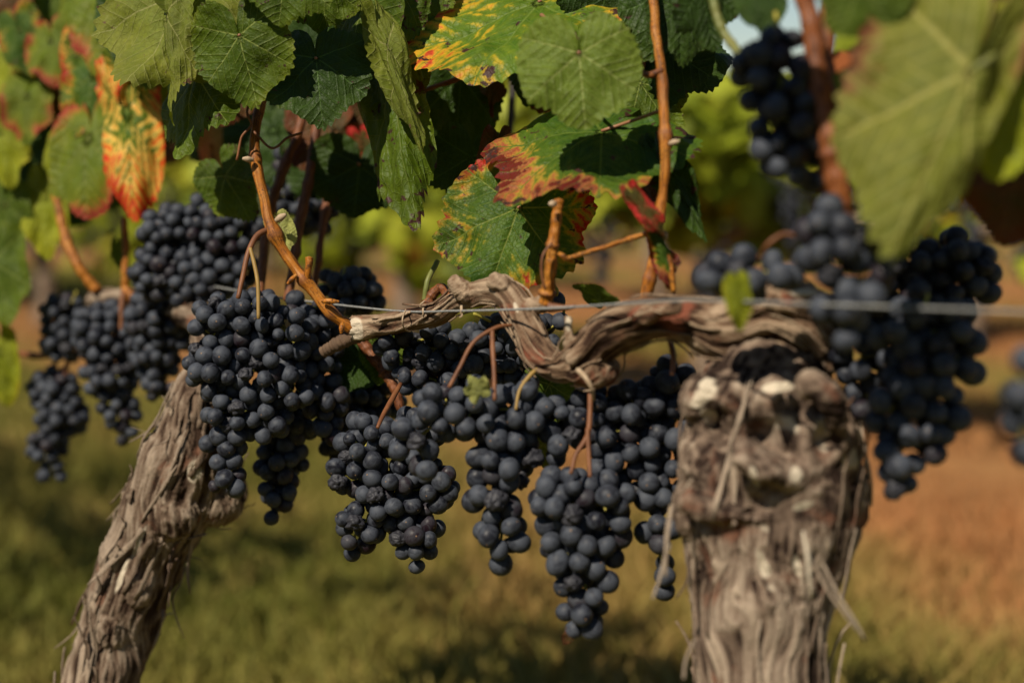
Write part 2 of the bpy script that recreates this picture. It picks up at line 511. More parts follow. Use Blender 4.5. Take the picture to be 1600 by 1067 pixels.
def build_ground():
    m = bpy.data.materials.new('vineyard_floor')
    g = NG(m)
    band = g.attr('band').outputs['Fac']
    pos = g.n('ShaderNodeNewGeometry').outputs['Position']
    n1 = g.noise(pos, 3.0, 5, 0.65)
    n2 = g.noise(pos, 28.0, 4, 0.6)
    green = g.ramp(n1, [(0.3, (0.10, 0.095, 0.018)), (0.55, (0.17, 0.14, 0.032)), (0.75, (0.21, 0.14, 0.045))])
    brown = g.ramp(n1, [(0.3, (0.13, 0.06, 0.022)), (0.5, (0.25, 0.115, 0.042)), (0.75, (0.34, 0.18, 0.07))])
    colr = g.mix(band, green, brown)
    hs = g.n('ShaderNodeHueSaturation')
    g.t.links.new(colr, hs.inputs['Color'])
    g.t.links.new(g.m('MULTIPLY_ADD', n2, 0.9, 0.55), hs.inputs['Value'])
    b = g.bsdf(hs.outputs[0], 0.95, g.bump(g.m('ADD', n2, n1), 0.8, 0.03), 0.1)
    g.fin(b.outputs[0])
    xs = np.concatenate([np.linspace(-600, -14, 14), np.linspace(-12, 12, 121), np.linspace(14, 600, 14)])
    ys = np.concatenate([np.linspace(-60, -3, 6), np.linspace(-2, 16, 91), np.linspace(18, 1200, 22)])
    X, Y = np.meshgrid(xs, ys)
    x, y = X.ravel(), Y.ravel()
    z = 0.02 * vnoise(np.stack([x * 1.7, y * 1.7, 0 * x], 1), 5) * (np.abs(y) < 17)
    V = np.stack([x, y, z], 1)
    nx, ny = len(xs), len(ys)
    idx = np.arange(nx * ny).reshape(ny, nx)
    Fc = np.stack([idx[:-1, :-1].ravel(), idx[:-1, 1:].ravel(), idx[1:, 1:].ravel(), idx[1:, :-1].ravel()], 1)
    me = mesh_from('ground', V, Fc)
    fattr(me, 'band', ground_band(x, y))
    o = link('ground', me, m)
    tag(o, 'grassy vineyard floor with brown dry strips below the rows', 'ground', kind='structure')

build_ground()

def build_grass():
    n = 90000
    d = 1.4 + 9.0 * R.random(n) ** 1.08
    lat = (R.random(n) - 0.5) * 1.15 * d * (1600 / F) 
    x, y = lat, d
    band = ground_band(x, y)
    keep = R.random(n) > band * 0.45
    x, y, band = x[keep], y[keep], band[keep]
    n = len(x)
    hgt = (0.035 + 0.06 * R.random(n)) * (1 - 0.35 * band) * (0.75 + 0.35 * (vnoise(np.stack([x * 2, y * 2, 0 * x], 1), 8) + 0.5).clip(0, 1.2))
    az = R.random(n) * 2 * math.pi
    wd = 0.002 + 0.0025 * R.random(n)
    ln = hgt * (0.3 + 0.8 * R.random(n))
    la = R.random(n) * 2 * math.pi
    ca, sa = np.cos(az) * wd, np.sin(az) * wd
    b = np.stack([x, y, np.full(n, -0.01)], 1)
    V = np.zeros((n, 5, 3))
    V[:, 0] = b + np.stack([ca, sa, 0 * x], 1)
    V[:, 1] = b - np.stack([ca, sa, 0 * x], 1)
    mid = b + np.stack([0.35 * ln * np.cos(la), 0.35 * ln * np.sin(la), hgt * 0.6], 1)
    V[:, 2] = mid - np.stack([ca, sa, 0 * x], 1) * 0.8
    V[:, 3] = mid + np.stack([ca, sa, 0 * x], 1) * 0.8
    V[:, 4] = b + np.stack([ln * np.cos(la), ln * np.sin(la), hgt], 1)
    k = (np.arange(n) * 5)[:, None]
    tris = np.concatenate([k + np.array([[0, 1, 2]]), k + np.array([[0, 2, 3]]), k + np.array([[3, 2, 4]])], 0)
    me = mesh_from('grass', V.reshape(-1, 3), tris)
    dry = np.clip(0.08 + np.clip(x * 0.45, -0.18, 0.36) + band * 0.75 + 0.55 * (fbm(np.stack([x * 1.6, y * 1.6, 0 * x], 1), 11, 3)) + 0.25 * R.random(n), 0, 1)
    fattr(me, 'dry', np.repeat(dry, 5))
    m = bpy.data.materials.new('grass_blades')
    g = NG(m)
    a = g.attr('dry').outputs['Fac']
    colr = g.ramp(a, [(0.0, (0.12, 0.125, 0.018)), (0.3, (0.22, 0.185, 0.040)), (0.6, (0.35, 0.215, 0.068)), (1.0, (0.42, 0.19, 0.07))])
    b_ = g.bsdf(colr, 0.7, None, 0.2)
    tr = g.n('ShaderNodeBsdfTranslucent')
    g.t.links.new(colr, tr.inputs[0])
    mx = g.n('ShaderNodeMixShader'); mx.inputs[0].default_value = 0.3
    g.t.links.new(b_.outputs[0], mx.inputs[1]); g.t.links.new(tr.outputs[0], mx.inputs[2])
    g.fin(mx.outputs[0])
    o = link('grass', me, m)
    tag(o, 'short green and straw coloured grass covering the vineyard floor', 'grass', kind='stuff')

build_grass()

# ------------------------------------------------------------------ background vine rows
def bg_leaf_mat(name, stops, trans):
    m = bpy.data.materials.new(name)
    g = NG(m)
    a = g.attr('tone').outputs['Fac']
    colr = g.ramp(a, stops)
    b_ = g.bsdf(colr, 0.5, None, 0.3)
    tr = g.n('ShaderNodeBsdfTranslucent')
    g.t.links.new(colr, tr.inputs[0])
    mx = g.n('ShaderNodeMixShader'); mx.inputs[0].default_value = trans
    g.t.links.new(b_.outputs[0], mx.inputs[1]); g.t.links.new(tr.outputs[0], mx.inputs[2])
    g.fin(mx.outputs[0])
    return m

M_BGLEAF = bg_leaf_mat('far_vine_leaves', [(0.0, (0.07, 0.10, 0.005)), (0.45, (0.20, 0.24, 0.010)), (0.8, (0.36, 0.38, 0.03)), (0.95, (0.40, 0.24, 0.03)), (1, (0.30, 0.08, 0.02))], 0.35)
M_CANOPY = bg_leaf_mat('own_canopy_leaves', [(0.0, (0.02, 0.045, 0.010)), (0.6, (0.05, 0.09, 0.014)), (0.92, (0.12, 0.13, 0.02)), (1, (0.25, 0.06, 0.02))], 0.18)

LT_ANG = np.array([0, 0.42, 0.9, 1.4, 1.95, 2.6, 3.05, -3.05, -2.6, -1.95, -1.4, -0.9, -0.42])
LT_R = np.array([1, 0.8, 0.92, 0.72, 0.8, 0.6, 0.22, 0.22, 0.6, 0.8, 0.72, 0.92, 0.8])

def leaf_cloud(pos, size, normals=None, seed=0):
    """many small leaf-shaped fans, each with a fold and a droop"""
    rg = np.random.default_rng(seed)
    n = len(pos)
    k = len(LT_ANG)
    lx, ly = np.sin(LT_ANG) * LT_R * 0.85, np.cos(LT_ANG) * LT_R
    lz = -0.25 * np.abs(lx) - 0.2 * np.clip(ly, 0, 1) ** 2
    T = np.vstack([[0, 0, 0.02], np.stack([lx, ly, lz], 1)])          # k+1 verts
    nrm = rg.normal(size=(n, 3)) * 0.7 + np.array([-0.45, -0.5, 0.55]) if normals is None else normals
    nrm /= np.linalg.norm(nrm, axis=1)[:, None]
    ax = rg.normal(size=(n, 3)) * 0.7 + np.array([0, 0, -0.8])
    ax -= nrm * (ax * nrm).sum(1)[:, None]
    ax /= np.linalg.norm(ax, axis=1)[:, None]
    xx = np.cross(ax, nrm)
    s = np.asarray(size)[:, None, None]
    V = pos[:, None, :] + s * (T[None, :, 0:1] * xx[:, None, :] + T[None, :, 1:2] * ax[:, None, :] + T[None, :, 2:3] * nrm[:, None, :])
    fan = np.array([[0, 1 + j, 1 + (j + 1) % k] for j in range(k) if j != 6])
    Fc = (np.arange(n) * (k + 1))[:, None, None] + fan[None]
    return V.reshape(-1, 3), Fc.reshape(-1, 3), k + 1

ICO = {}
def ico(sub):
    if sub not in ICO:
        bm = bmesh.new()
        bmesh.ops.create_icosphere(bm, subdivisions=sub, radius=1.0)
        ICO[sub] = (np.array([v.co[:] for v in bm.verts]), np.array([[v.index for v in f.verts] for f in bm.faces]))
        bm.free()
    return ICO[sub]

def ball_cloud(pos, rad, sub):
    S, Fi = ico(sub)
    V = pos[:, None, :] + np.asarray(rad)[:, None, None] * S[None]
    Fc = (np.arange(len(pos)) * len(S))[:, None, None] + Fi[None]
    return V.reshape(-1, 3), Fc.reshape(-1, 3)

M_BGTRUNK = simple('far_trunk_bark', (0.10, 0.065, 0.045), (0.22, 0.16, 0.11), 30, 0.9, 0.6, 0.01, stretch=(1, 1, 0.3))
M_STUB = simple('dark_weathered_wood', (0.05, 0.03, 0.02), (0.12, 0.075, 0.045), 60, 0.9, 0.6, 0.003)
M_BGGRAPE = simple('far_grape_skin', (0.010, 0.011, 0.018), (0.045, 0.05, 0.065), 60, 0.5, 0.1, 0.001)
U = np.array([1, -1.01, 0]) / math.hypot(1, 1.01)     # along the row
Wd = np.array([1.01, 1, 0]) / math.hypot(1, 1.01)     # across the row

def far_vine(x, c, idx, nleaf, top, low, row):
    y = c - 1.01 * x
    base = np.array([x, y, 0.0])
    rg = np.random.default_rng(100 + idx)
    root = empty('grape_vine', base)
    gname = 'blurred vines of the row behind' if row == 2 else 'blurred vines of the second row behind'
    lb = ('out of focus vine of the next row, yellow green leaves above dark grapes' if row == 2
          else 'small blurred yellow green vine in the distant row')
    tag(root, lb, 'vine', gname)
    pts = [base + [0, 0, -0.03], base + [0.02, 0, 0.2], base + [-0.03 + 0.06 * rg.random(), 0.02, 0.42], base + U * 0.05 + [0, 0, 0.58]]
    sp = catmull(pts, 12)
    mb = MB()
    mb.add(*tube(sp, np.linspace(0.05, 0.036, 12) * (1 + 0.15 * rg.normal(size=12)).clip(0.8, 1.3), 9))
    for sgn in (-1, 1):
        arm = catmull([sp[-1], sp[-1] + U * 0.25 * sgn + [0, 0, 0.06], sp[-1] + U * 0.6 * sgn + [0, 0, 0.05]], 8)
        mb.add(*tube(arm, np.linspace(0.025, 0.014, 8), 7))
    mb.build('trunk', M_BGTRUNK, root, base)
    # clumped crown
    n = nleaf
    ncl = 26
    cu = (rg.random(ncl) - 0.5) * 1.5
    cz = low + (top - low) * rg.random(ncl) ** 0.9
    cw = rg.normal(size=ncl) * 0.13
    k = rg.integers(0, ncl, n)
    pos = base + U * (cu[k] + rg.normal(size=n) * 0.10)[:, None] + Wd * (cw[k] + rg.normal(size=n) * 0.07)[:, None]
    pos[:, 2] = (cz[k] + rg.normal(size=n) * 0.08).clip(low - 0.1, top + 0.1)
    V, Fc, kk = leaf_cloud(pos, 0.05 + 0.035 * rg.random(n), seed=idx)
    me = mesh_from('foliage', V, Fc)
    tone = (0.25 + 0.5 * rg.random(ncl))[k] + rg.normal(size=n) * 0.13 + 0.15 * (rg.random(n) > 0.93)
    fattr(me, 'tone', np.repeat(tone.clip(0, 1), kk))
    fo = link('foliage', me, M_BGLEAF, root, base)
    tag(fo, kind='stuff')
    # hanging clusters as one mass
    nb = []
    for _ in range(13):
        cc = base + U * (rg.random() - 0.5) * 1.3 + Wd * (-0.12 + 0.06 * rg.normal())
        cc[2] = 0.67 + 0.05 * rg.normal()
        for q in range(45):
            t = rg.random()
            r = 0.045 * (1 - 0.75 * t)
            nb.append(cc + np.array([rg.normal() * r * 0.6, rg.normal() * r * 0.6, -0.17 * t]))
    V, Fc = ball_cloud(np.array(nb), np.full(len(nb), 0.0095), 1)
    gr = link('grapes', mesh_from('grapes', V, Fc), M_BGGRAPE, root, base)
    tag(gr, kind='stuff')

k = 0
for i, x in enumerate(np.arange(-4.2, 3.2, 0.95)):
    top = [1.30, 1.32, 1.25, 1.3, 1.18, 0.90, 1.30, 1.45][i % 8]
    low = [0.55, 0.5, 0.5, 0.34, 0.36, 0.66, 0.68, 0.68][i % 8]
    far_vine(x, 4.62, k, 1300, top, low, 2); k += 1
for i, x in enumerate(np.arange(-5.5, 4.2, 1.25)):
    far_vine(x, 8.2, k, 600, 1.02 + 0.05 * (i % 3), 0.5, 3); k += 1

# ------------------------------------------------------------------ old wood: trunks and cordon
def pxspine(pts, n):
    """pts: (px,py,rpx,d) -> world spine and radii"""
    w_ = np.array([np.append(P(a, b, d), r * d / F) for a, b, r, d in pts])
    s = catmull(w_, n)
    return s[:, :3], s[:, 3].clip(0.001)

def remesh(mb, voxel):
    me = mesh_from('tmp', np.vstack(mb.V), mb.F)
    o = bpy.data.objects.new('tmp', me)
    COL.objects.link(o)
    md = o.modifiers.new('r', 'REMESH')
    md.mode = 'VOXEL'
    md.voxel_size = voxel
    md2 = o.modifiers.new('s', 'SMOOTH')
    md2.iterations = 6
    dg = bpy.context.evaluated_depsgraph_get()
    dg.update()
    ev = o.evaluated_get(dg)
    m2 = bpy.data.meshes.new_from_object(ev, depsgraph=dg)
    bpy.data.objects.remove(o)
    bpy.data.meshes.remove(me)
    n = len(m2.vertices)
    V = np.zeros(n * 3, np.float32); m2.vertices.foreach_get('co', V)
    N = np.zeros(n * 3, np.float32); m2.vertices.foreach_get('normal', N)
    faces = [tuple(p.vertices) for p in m2.polygons]
    bpy.data.meshes.remove(m2)
    return V.reshape(-1, 3).astype(float), N.reshape(-1, 3).astype(float), faces

def barkify(V, N, spine, amp, lam, Lam, twist, seed, gnarl=None):
    """displace along the normals with fibres that run along the spine"""
    T, Nn, B = frames(spine)
    s = np.concatenate([[0], np.cumsum(np.linalg.norm(np.diff(spine, axis=0), axis=1))])
    kd = KDTree(len(spine))
    for i, p in enumerate(spine): kd.insert(p, i)
    kd.balance()
    idx = np.array([kd.find(v)[1] for v in V])
    q = V - spine[idx]
    ss = s[idx] + (q * T[idx]).sum(1)
    a, b = (q * Nn[idx]).sum(1), (q * B[idx]).sum(1)
    tw = twist * ss + 0.25 * vnoise(V * 25, seed + 9)
    a2, b2 = a * np.cos(tw) - b * np.sin(tw), a * np.sin(tw) + b * np.cos(tw)
    fib = np.stack([a2 / lam, b2 / lam, ss / Lam], 1)
    fib = fib + 0.28 * np.stack([vnoise(V / (lam * 3.2), seed + 20), vnoise(V / (lam * 3.2), seed + 21), 0 * a], 1)
    def ridged(q):
        r1 = 1 - np.abs(vnoise(q, seed)) * 1.6
        r2 = 1 - np.abs(vnoise(q * np.array([2.1, 2.1, 1.7]), seed + 1)) * 1.6
        r3 = 1 - np.abs(vnoise(q * np.array([4.3, 4.3, 3.4]), seed + 2)) * 1.6
        r0 = 1 - np.abs(vnoise(q * np.array([.42, .42, .5]), seed + 7)) * 1.6
        return 0.30 * r0 + 0.28 * r1 + 0.25 * r2 + 0.17 * r3
    h = ridged(fib)
    if gnarl is not None:
        wv = np.stack([vnoise(V / 0.022, seed + 30 + j) for j in range(3)], 1)
        iso = V / 0.017 + 0.7 * wv
        hi = 0.65 * ridged(iso) + 0.35 * fbm(V / 0.006, seed + 50, 3) + 0.1
        h = h * (1 - gnarl) + hi * gnarl
    hn = ((h - 0.2) / 0.75).clip(0, 1)
    lump = fbm(V / 0.035, seed + 5, 2)
    V2 = V + N * (amp * (h - 0.5) + amp * 1.3 * lump)[:, None]
    return V2, hn, fib

def pale_mask(V, N, spots):
    out = np.zeros(len(V))
    rel = V - C0
    dep = rel @ FWD
    px = 800 + F * (rel @ RT) / dep
    py = 533.5 - F * (rel @ UP) / dep
    facing = (N @ (-FWD)) > -0.1
    for x, y, rx, ry, ang in spots:
        ca, sa = math.cos(math.radians(ang)), math.sin(math.radians(ang))
        dx, dy = px - x, py - y
        u, v = (dx * ca + dy * sa) / rx, (-dx * sa + dy * ca) / ry
        out = np.maximum(out, np.exp(-(u * u + v * v)) * facing)
    return out

def bark_ribbons(V, N, hn, spine, count, lmin, lmax, wmin, wmax, lift, seed, zone=None):
    rg = np.random.default_rng(seed)
    T, _, _ = frames(spine)
    kd = KDTree(len(spine))
    for i, p in enumerate(spine): kd.insert(p, i)
    kd.balance()
    kv = KDTree(len(V))
    for i, p in enumerate(V): kv.insert(p, i)
    kv.balance()
    mb = MB()
    ids = np.arange(len(V)) if zone is None else np.nonzero(zone)[0]
    hs = []
    for _ in range(count):
        i = int(rg.choice(ids))
        p = V[i].copy()
        L = lmin + (lmax - lmin) * rg.random() ** 1.6
        wd = wmin + (wmax - wmin) * rg.random()
        sg = 1 if rg.random() < 0.6 else -1
        n = 9
        pts, nr = [], []
        lf = lift * rg.random() ** 2.2
        jit = rg.normal() * 0.08
        for q in range(n):
            t = q / (n - 1)
            _, k, _ = kd.find(p)
            _, vi, _ = kv.find(p)
            nv = N[vi]
            tang = T[k] * sg
            side = np.cross(nv, tang)
            tang = tang + side * (jit + 0.07 * math.sin(q * 0.9 + jit * 19))
            tang /= np.linalg.norm(tang)
            surf = V[vi]
            off = 0.0012 + lf * max(0, t - 0.35) ** 1.7 * 2.0
            pts.append(surf + nv * off + (p - surf) * 0.4)
            nr.append(nv)
            p = surf + tang * (L / (n - 1))
        pts = catmull(np.array(pts), n)
        Tg = np.gradient(pts, axis=0)
        Tg /= np.linalg.norm(Tg, axis=1)[:, None] + 1e-9
        verts, fs = [], []
        for q in range(n):
            t = q / (n - 1)
            wq = wd * (0.35 + 0.65 * math.sin(math.pi * min(1, 0.12 + t * 0.9))) * (1 + 0.25 * rg.normal())
            sd = np.cross(nr[q], Tg[q])
            sd /= np.linalg.norm(sd) + 1e-9
            th = nr[q] * 0.0005
            curl = nr[q] * wq * 0.25
            verts += [pts[q] - sd * wq / 2 + curl + th, pts[q] + th * 1.4, pts[q] + sd * wq / 2 + curl + th,
                      pts[q] + sd * wq / 2 + curl - th, pts[q] - th, pts[q] - sd * wq / 2 + curl - th]
        for q in range(n - 1):
            for j in range(6):
                j2 = (j + 1) % 6
                fs.append((q * 6 + j, q * 6 + j2, (q + 1) * 6 + j2, (q + 1) * 6 + j))
        fs.append((5, 4, 3, 2, 1, 0)); e = (n - 1) * 6
        fs.append((e, e + 1, e + 2, e + 3, e + 4, e + 5))
        mb.add(verts, fs)
        hs.append(np.full(len(verts), 0.35 + 0.55 * rg.random()))
    return np.vstack(mb.V), mb.F, np.concatenate(hs)

def finish_wood(name, mat, parent, origin, V, N, fs, spine, hn, fib, pale, ribbons=None):
    if ribbons is not None:
        RV, RF, RH = ribbons
        n0 = len(V)
        V = np.vstack([V, RV])
        fs = list(fs) + [tuple(i + n0 for i in f) for f in RF]
        hn = np.concatenate([hn, RH])
        pale = np.concatenate([pale, np.zeros(len(RV))])
        T, _, _ = frames(spine)
        tm = T.mean(0); tm /= np.linalg.norm(tm)
        al = RV @ tm
        fib = np.vstack([fib, np.stack([(RV @ np.array([1, .2, 0])) / 0.004, (RV @ np.array([0, 1, .3])) / 0.004, al / 0.05], 1)])
    me = mesh_from(name, V, fs)
    fattr(me, 'h', hn); fattr(me, 'pale', pale); vattr(me, 'fibre', fib)
    return link(name, me, mat, parent, origin)

def lump(mb, px, py, d, rx, ry, rz, rot=0.0):
    S, Fi = ico(3)
    c = P(px, py, d)
    k = d / F
    ca, sa = math.cos(rot), math.sin(rot)
    ex, ey = RT * ca - UP * sa, RT * sa + UP * ca
    V = c + k * (S[:, 0:1] * rx * ex + S[:, 1:2] * ry * ey + S[:, 2:3] * rz * FWD)
    mb.add(V, [tuple(f) for f in Fi])

# --- the big vine on the right
def right_vine():
    D = 0.915
    o0 = np.array([*P(1190, 1067, D)[:2], 0.0])
    root = empty('grape_vine', o0)
    tag(root, 'thick gnarled old vine trunk with pale pruning scars and a twisted arm reaching left', 'vine', 'old vines of the front row')
    top = [(1190, 1100, 103, D), (1188, 1000, 104, D), (1188, 925, 110, D), (1195, 835, 134, D), (1203, 760, 143, D),
           (1200, 700, 139, D), (1193, 640, 122, D), (1203, 600, 104, D), (1214, 572, 84, D + .005), (1222, 545, 66, D + .01)]
    low = P(1192, 1100, D)
    pts = [np.array([o0[0], o0[1], -0.04]), np.array([o0[0], o0[1], 0.15])]
    sp, rd = pxspine(top, 60)
    spl = catmull([pts[0], pts[1], low], 20)[:-1]
    spine = np.vstack([spl, sp])
    rad = np.concatenate([np.linspace(0.062, rd[0], len(spl)), rd])
    mb = MB()
    mb.add(*tube(spine, rad, 28))
    # knobs of the head
    lump(mb, 1100, 618, D - .015, 44, 50, 50, 0.3)
    lump(mb, 1080, 790, D - .005, 36, 60, 60)
    lump(mb, 1150, 625, D - .028, 44, 52, 40)
    lump(mb, 1265, 640, D - .02, 58, 62, 55)
    lump(mb, 1215, 690, D - .035, 48, 30, 40, -0.2)
    lump(mb, 1170, 745, D - .03, 70, 42, 48, 0.3)
    lump(mb, 1265, 745, D - .03, 66, 45, 50, -0.5)
    lump(mb, 1100, 725, D - .012, 46, 55, 60)
    lump(mb, 1318, 770, D - .01, 46, 60, 62)
    lump(mb, 1300, 690, D - .015, 40, 44, 55)
    lump(mb, 1230, 820, D - .035, 70, 30, 40, 0.1)
    lump(mb, 1195, 920, D - .035, 22, 50, 34, 0.2)
    # curved burr ridge
    th = np.linspace(-1.3, 2.6, 26)
    ring = np.array([P(1235 + 78 * math.cos(a), 668 + 74 * math.sin(a), D - 0.055 + 0.012 * math.sin(a * 2)) for a in th])
    mb.add(*tube(ring, np.linspace(0.006, 0.011, 26), 10))
    ring = np.array([P(1180 + 130 * math.cos(a), 745 + 60 * math.sin(a), D - 0.055 + 0.02 * abs(math.cos(a))) for a in np.linspace(0.2, 2.6, 22)])
    mb.add(*tube(ring, np.linspace(0.006, 0.010, 22), 10))
    V, N, fs = remesh(mb, 0.0013)
    rel = V - C0
    py = 533.5 - F * (rel @ UP) / (rel @ FWD)
    gn = 1 / (1 + np.exp((py - 815) / 22))
    # hollows of old cuts
    V0 = V.copy()
    for hx, hy, hr, hd in ((1200, 690, 30, .016), (1150, 690, 20, .010), (1235, 715, 18, .008), (1128, 668, 24, .014), (1180, 800, 20, .008), (1290, 690, 16, .008)):
        c = P(hx, hy, D - 0.05)
        px = 800 + F * (rel @ RT) / (rel @ FWD)
        wgt = np.exp(-(((px - hx) ** 2 + (py - hy) ** 2) / (hr * hr))) * ((rel @ FWD) < D)
        V = V + FWD[None] * (wgt * hd * 1.8)[:, None]
    V, hn, fib = barkify(V, N, spine, 0.0056, 0.0048, 0.075, 2.0, 40, gn)
    pale = pale_mask(V0, N, [(1098, 610, 20, 36, 25), (1112, 655, 20, 12, 30), (1232, 662, 36, 18, 15), (1282, 672, 16, 34, -15), (1255, 790, 24, 8, -20),
                             (1195, 890, 10, 36, -22), (1248, 890, 6, 28, -10), (1195, 830, 18, 7, 10), (1245, 745, 12, 14, 0), (1215, 605, 30, 9, -6),
                             (1180, 748, 7, 24, -20), (1330, 720, 12, 22, 10)])
    pale = pale * (0.75 + 0.5 * vnoise(V0 / 0.006, 77))
    rib = bark_ribbons(V, N, hn, spine, 150, 0.03, 0.11, 0.0015, 0.005, 0.016, 5, zone=(py > 740))
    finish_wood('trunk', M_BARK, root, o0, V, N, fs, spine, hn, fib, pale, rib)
    # crown above the burr and the cordon arm
    mb = MB()
    A = [(1262, 590, 60, .925), (1248, 545, 72, .925), (1230, 508, 70, .915), (1195, 492, 52, .91), (1130, 512, 50, .915), (1080, 500, 40, .92), (1040, 495, 35, .925),
         (1000, 500, 34, .93), (955, 520, 34, .95), (915, 552, 30, .965), (880, 574, 25, .975), (850, 558, 25, .985), (826, 515, 25, .995), (808, 478, 24, 1.0),
         (785, 456, 22, 1.01), (750, 458, 19, 1.03), (715, 470, 18, 1.05), (685, 490, 17, 1.065), (640, 500, 15, 1.085), (590, 508, 17, 1.11), (558, 512, 20, 1.125)]
    spine, rad = pxspine(A, 150)
    mb.add(*tube(spine, rad, 20))
    lump(mb, 925, 572, .965, 42, 34, 34, 0.4)
    lump(mb, 905, 580, .965, 26, 22, 26)
    lump(mb, 1235, 470, .90, 50, 30, 45)
    lump(mb, 1290, 520, .93, 34, 60, 50)
    lump(mb, 1160, 545, .915, 45, 26, 30)
    lump(mb, 1225, 552, .915, 66, 18, 40)
    s2, r2 = pxspine([(893, 575, 16, .965), (889, 535, 9, .962), (888, 500, 9, .96), (889, 494, 7, .96)], 16)
    mb.add(*tube(s2, r2, 10))
    s2, r2 = pxspine([(890, 565, 14, .955), (935, 530, 12, .945), (990, 505, 12, .92), (1060, 480, 12, .89)], 24)
    mb.add(*tube(s2, r2, 10))
    s2, r2 = pxspine([(735, 462, 14, 1.03), (718, 448, 14, 1.03), (706, 436, 9, 1.03)], 10)
    mb.add(*tube(s2, r2, 10))
    s2, r2 = pxspine([(790, 450, 14, 1.0), (768, 436, 11, 1.0)], 8)
    mb.add(*tube(s2, r2, 10))
    s2, r2 = pxspine([(858, 470, 13, .99), (840, 478, 13, .99), (815, 480, 14, .995)], 8)
    mb.add(*tube(s2, r2, 10))
    V, N, fs = remesh(mb, 0.0012)
    V0 = V.copy()
    V, hn, fib = barkify(V, N, spine, 0.0028, 0.0050, 0.06, 2.5, 60)
    pale = pale_mask(V0, N, [(557, 515, 14, 16, 0), (806, 480, 3, 9, -20), (888, 505, 8, 14, 0), (1255, 458, 20, 6, 0), (1262, 575, 16, 5, -10)])
    rel = V0 - C0
    px = 800 + F * (rel @ RT) / (rel @ FWD)
    rb = bark_ribbons(V, N, hn, spine, 90, 0.02, 0.07, 0.0008, 0.0026, 0.005, 8)
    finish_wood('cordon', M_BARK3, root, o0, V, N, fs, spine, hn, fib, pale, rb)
    # dry peeling strips that stick out on the sides
    def peel(pts, r):
        s_, r_ = pxspine([(a, b, c * .42, d) for a, b, c, d in pts], 12)
        v, f = tube(s_, r_, 6)
        cen = np.repeat(s_, 6, 0)
        v[:72] = cen + (v[:72] - cen) * np.array([1, 0.35, 1])
        me = mesh_from('bark_strip', v, f)
        n = len(v)
        fattr(me, 'h', np.full(n, 0.7)); fattr(me, 'pale', np.full(n, r)); vattr(me, 'fibre', np.stack([v[:, 0] / .003, v[:, 1] / .003, v[:, 2] / .05], 1))
        link('bark_strip', me, M_BARK, root, o0)
    peel([(1255, 830, 6, .83), (1262, 870, 8, .825), (1265, 910, 7, .825), (1268, 935, 3, .83)], 0.6)
    peel([(1285, 880, 6, .83), (1310, 930, 7, .825), (1335, 970, 7, .825), (1352, 1000, 3, .83)], 0.35)
    peel([(1262, 860, 4, .835), (1295, 925, 5, .83), (1340, 985, 3, .83)], 0.3)
    peel([(1045, 850, 9, .86), (1035, 890, 8, .86), (1020, 935, 3, .86)], 0.4)
    peel([(1050, 790, 10, .87), (1042, 840, 9, .86), (1040, 900, 4, .86)], 0.2)
    peel([(1085, 1000, 7, .84), (1072, 1030, 6, .84), (1068, 1060, 3, .84)], 0.3)

right_vine()

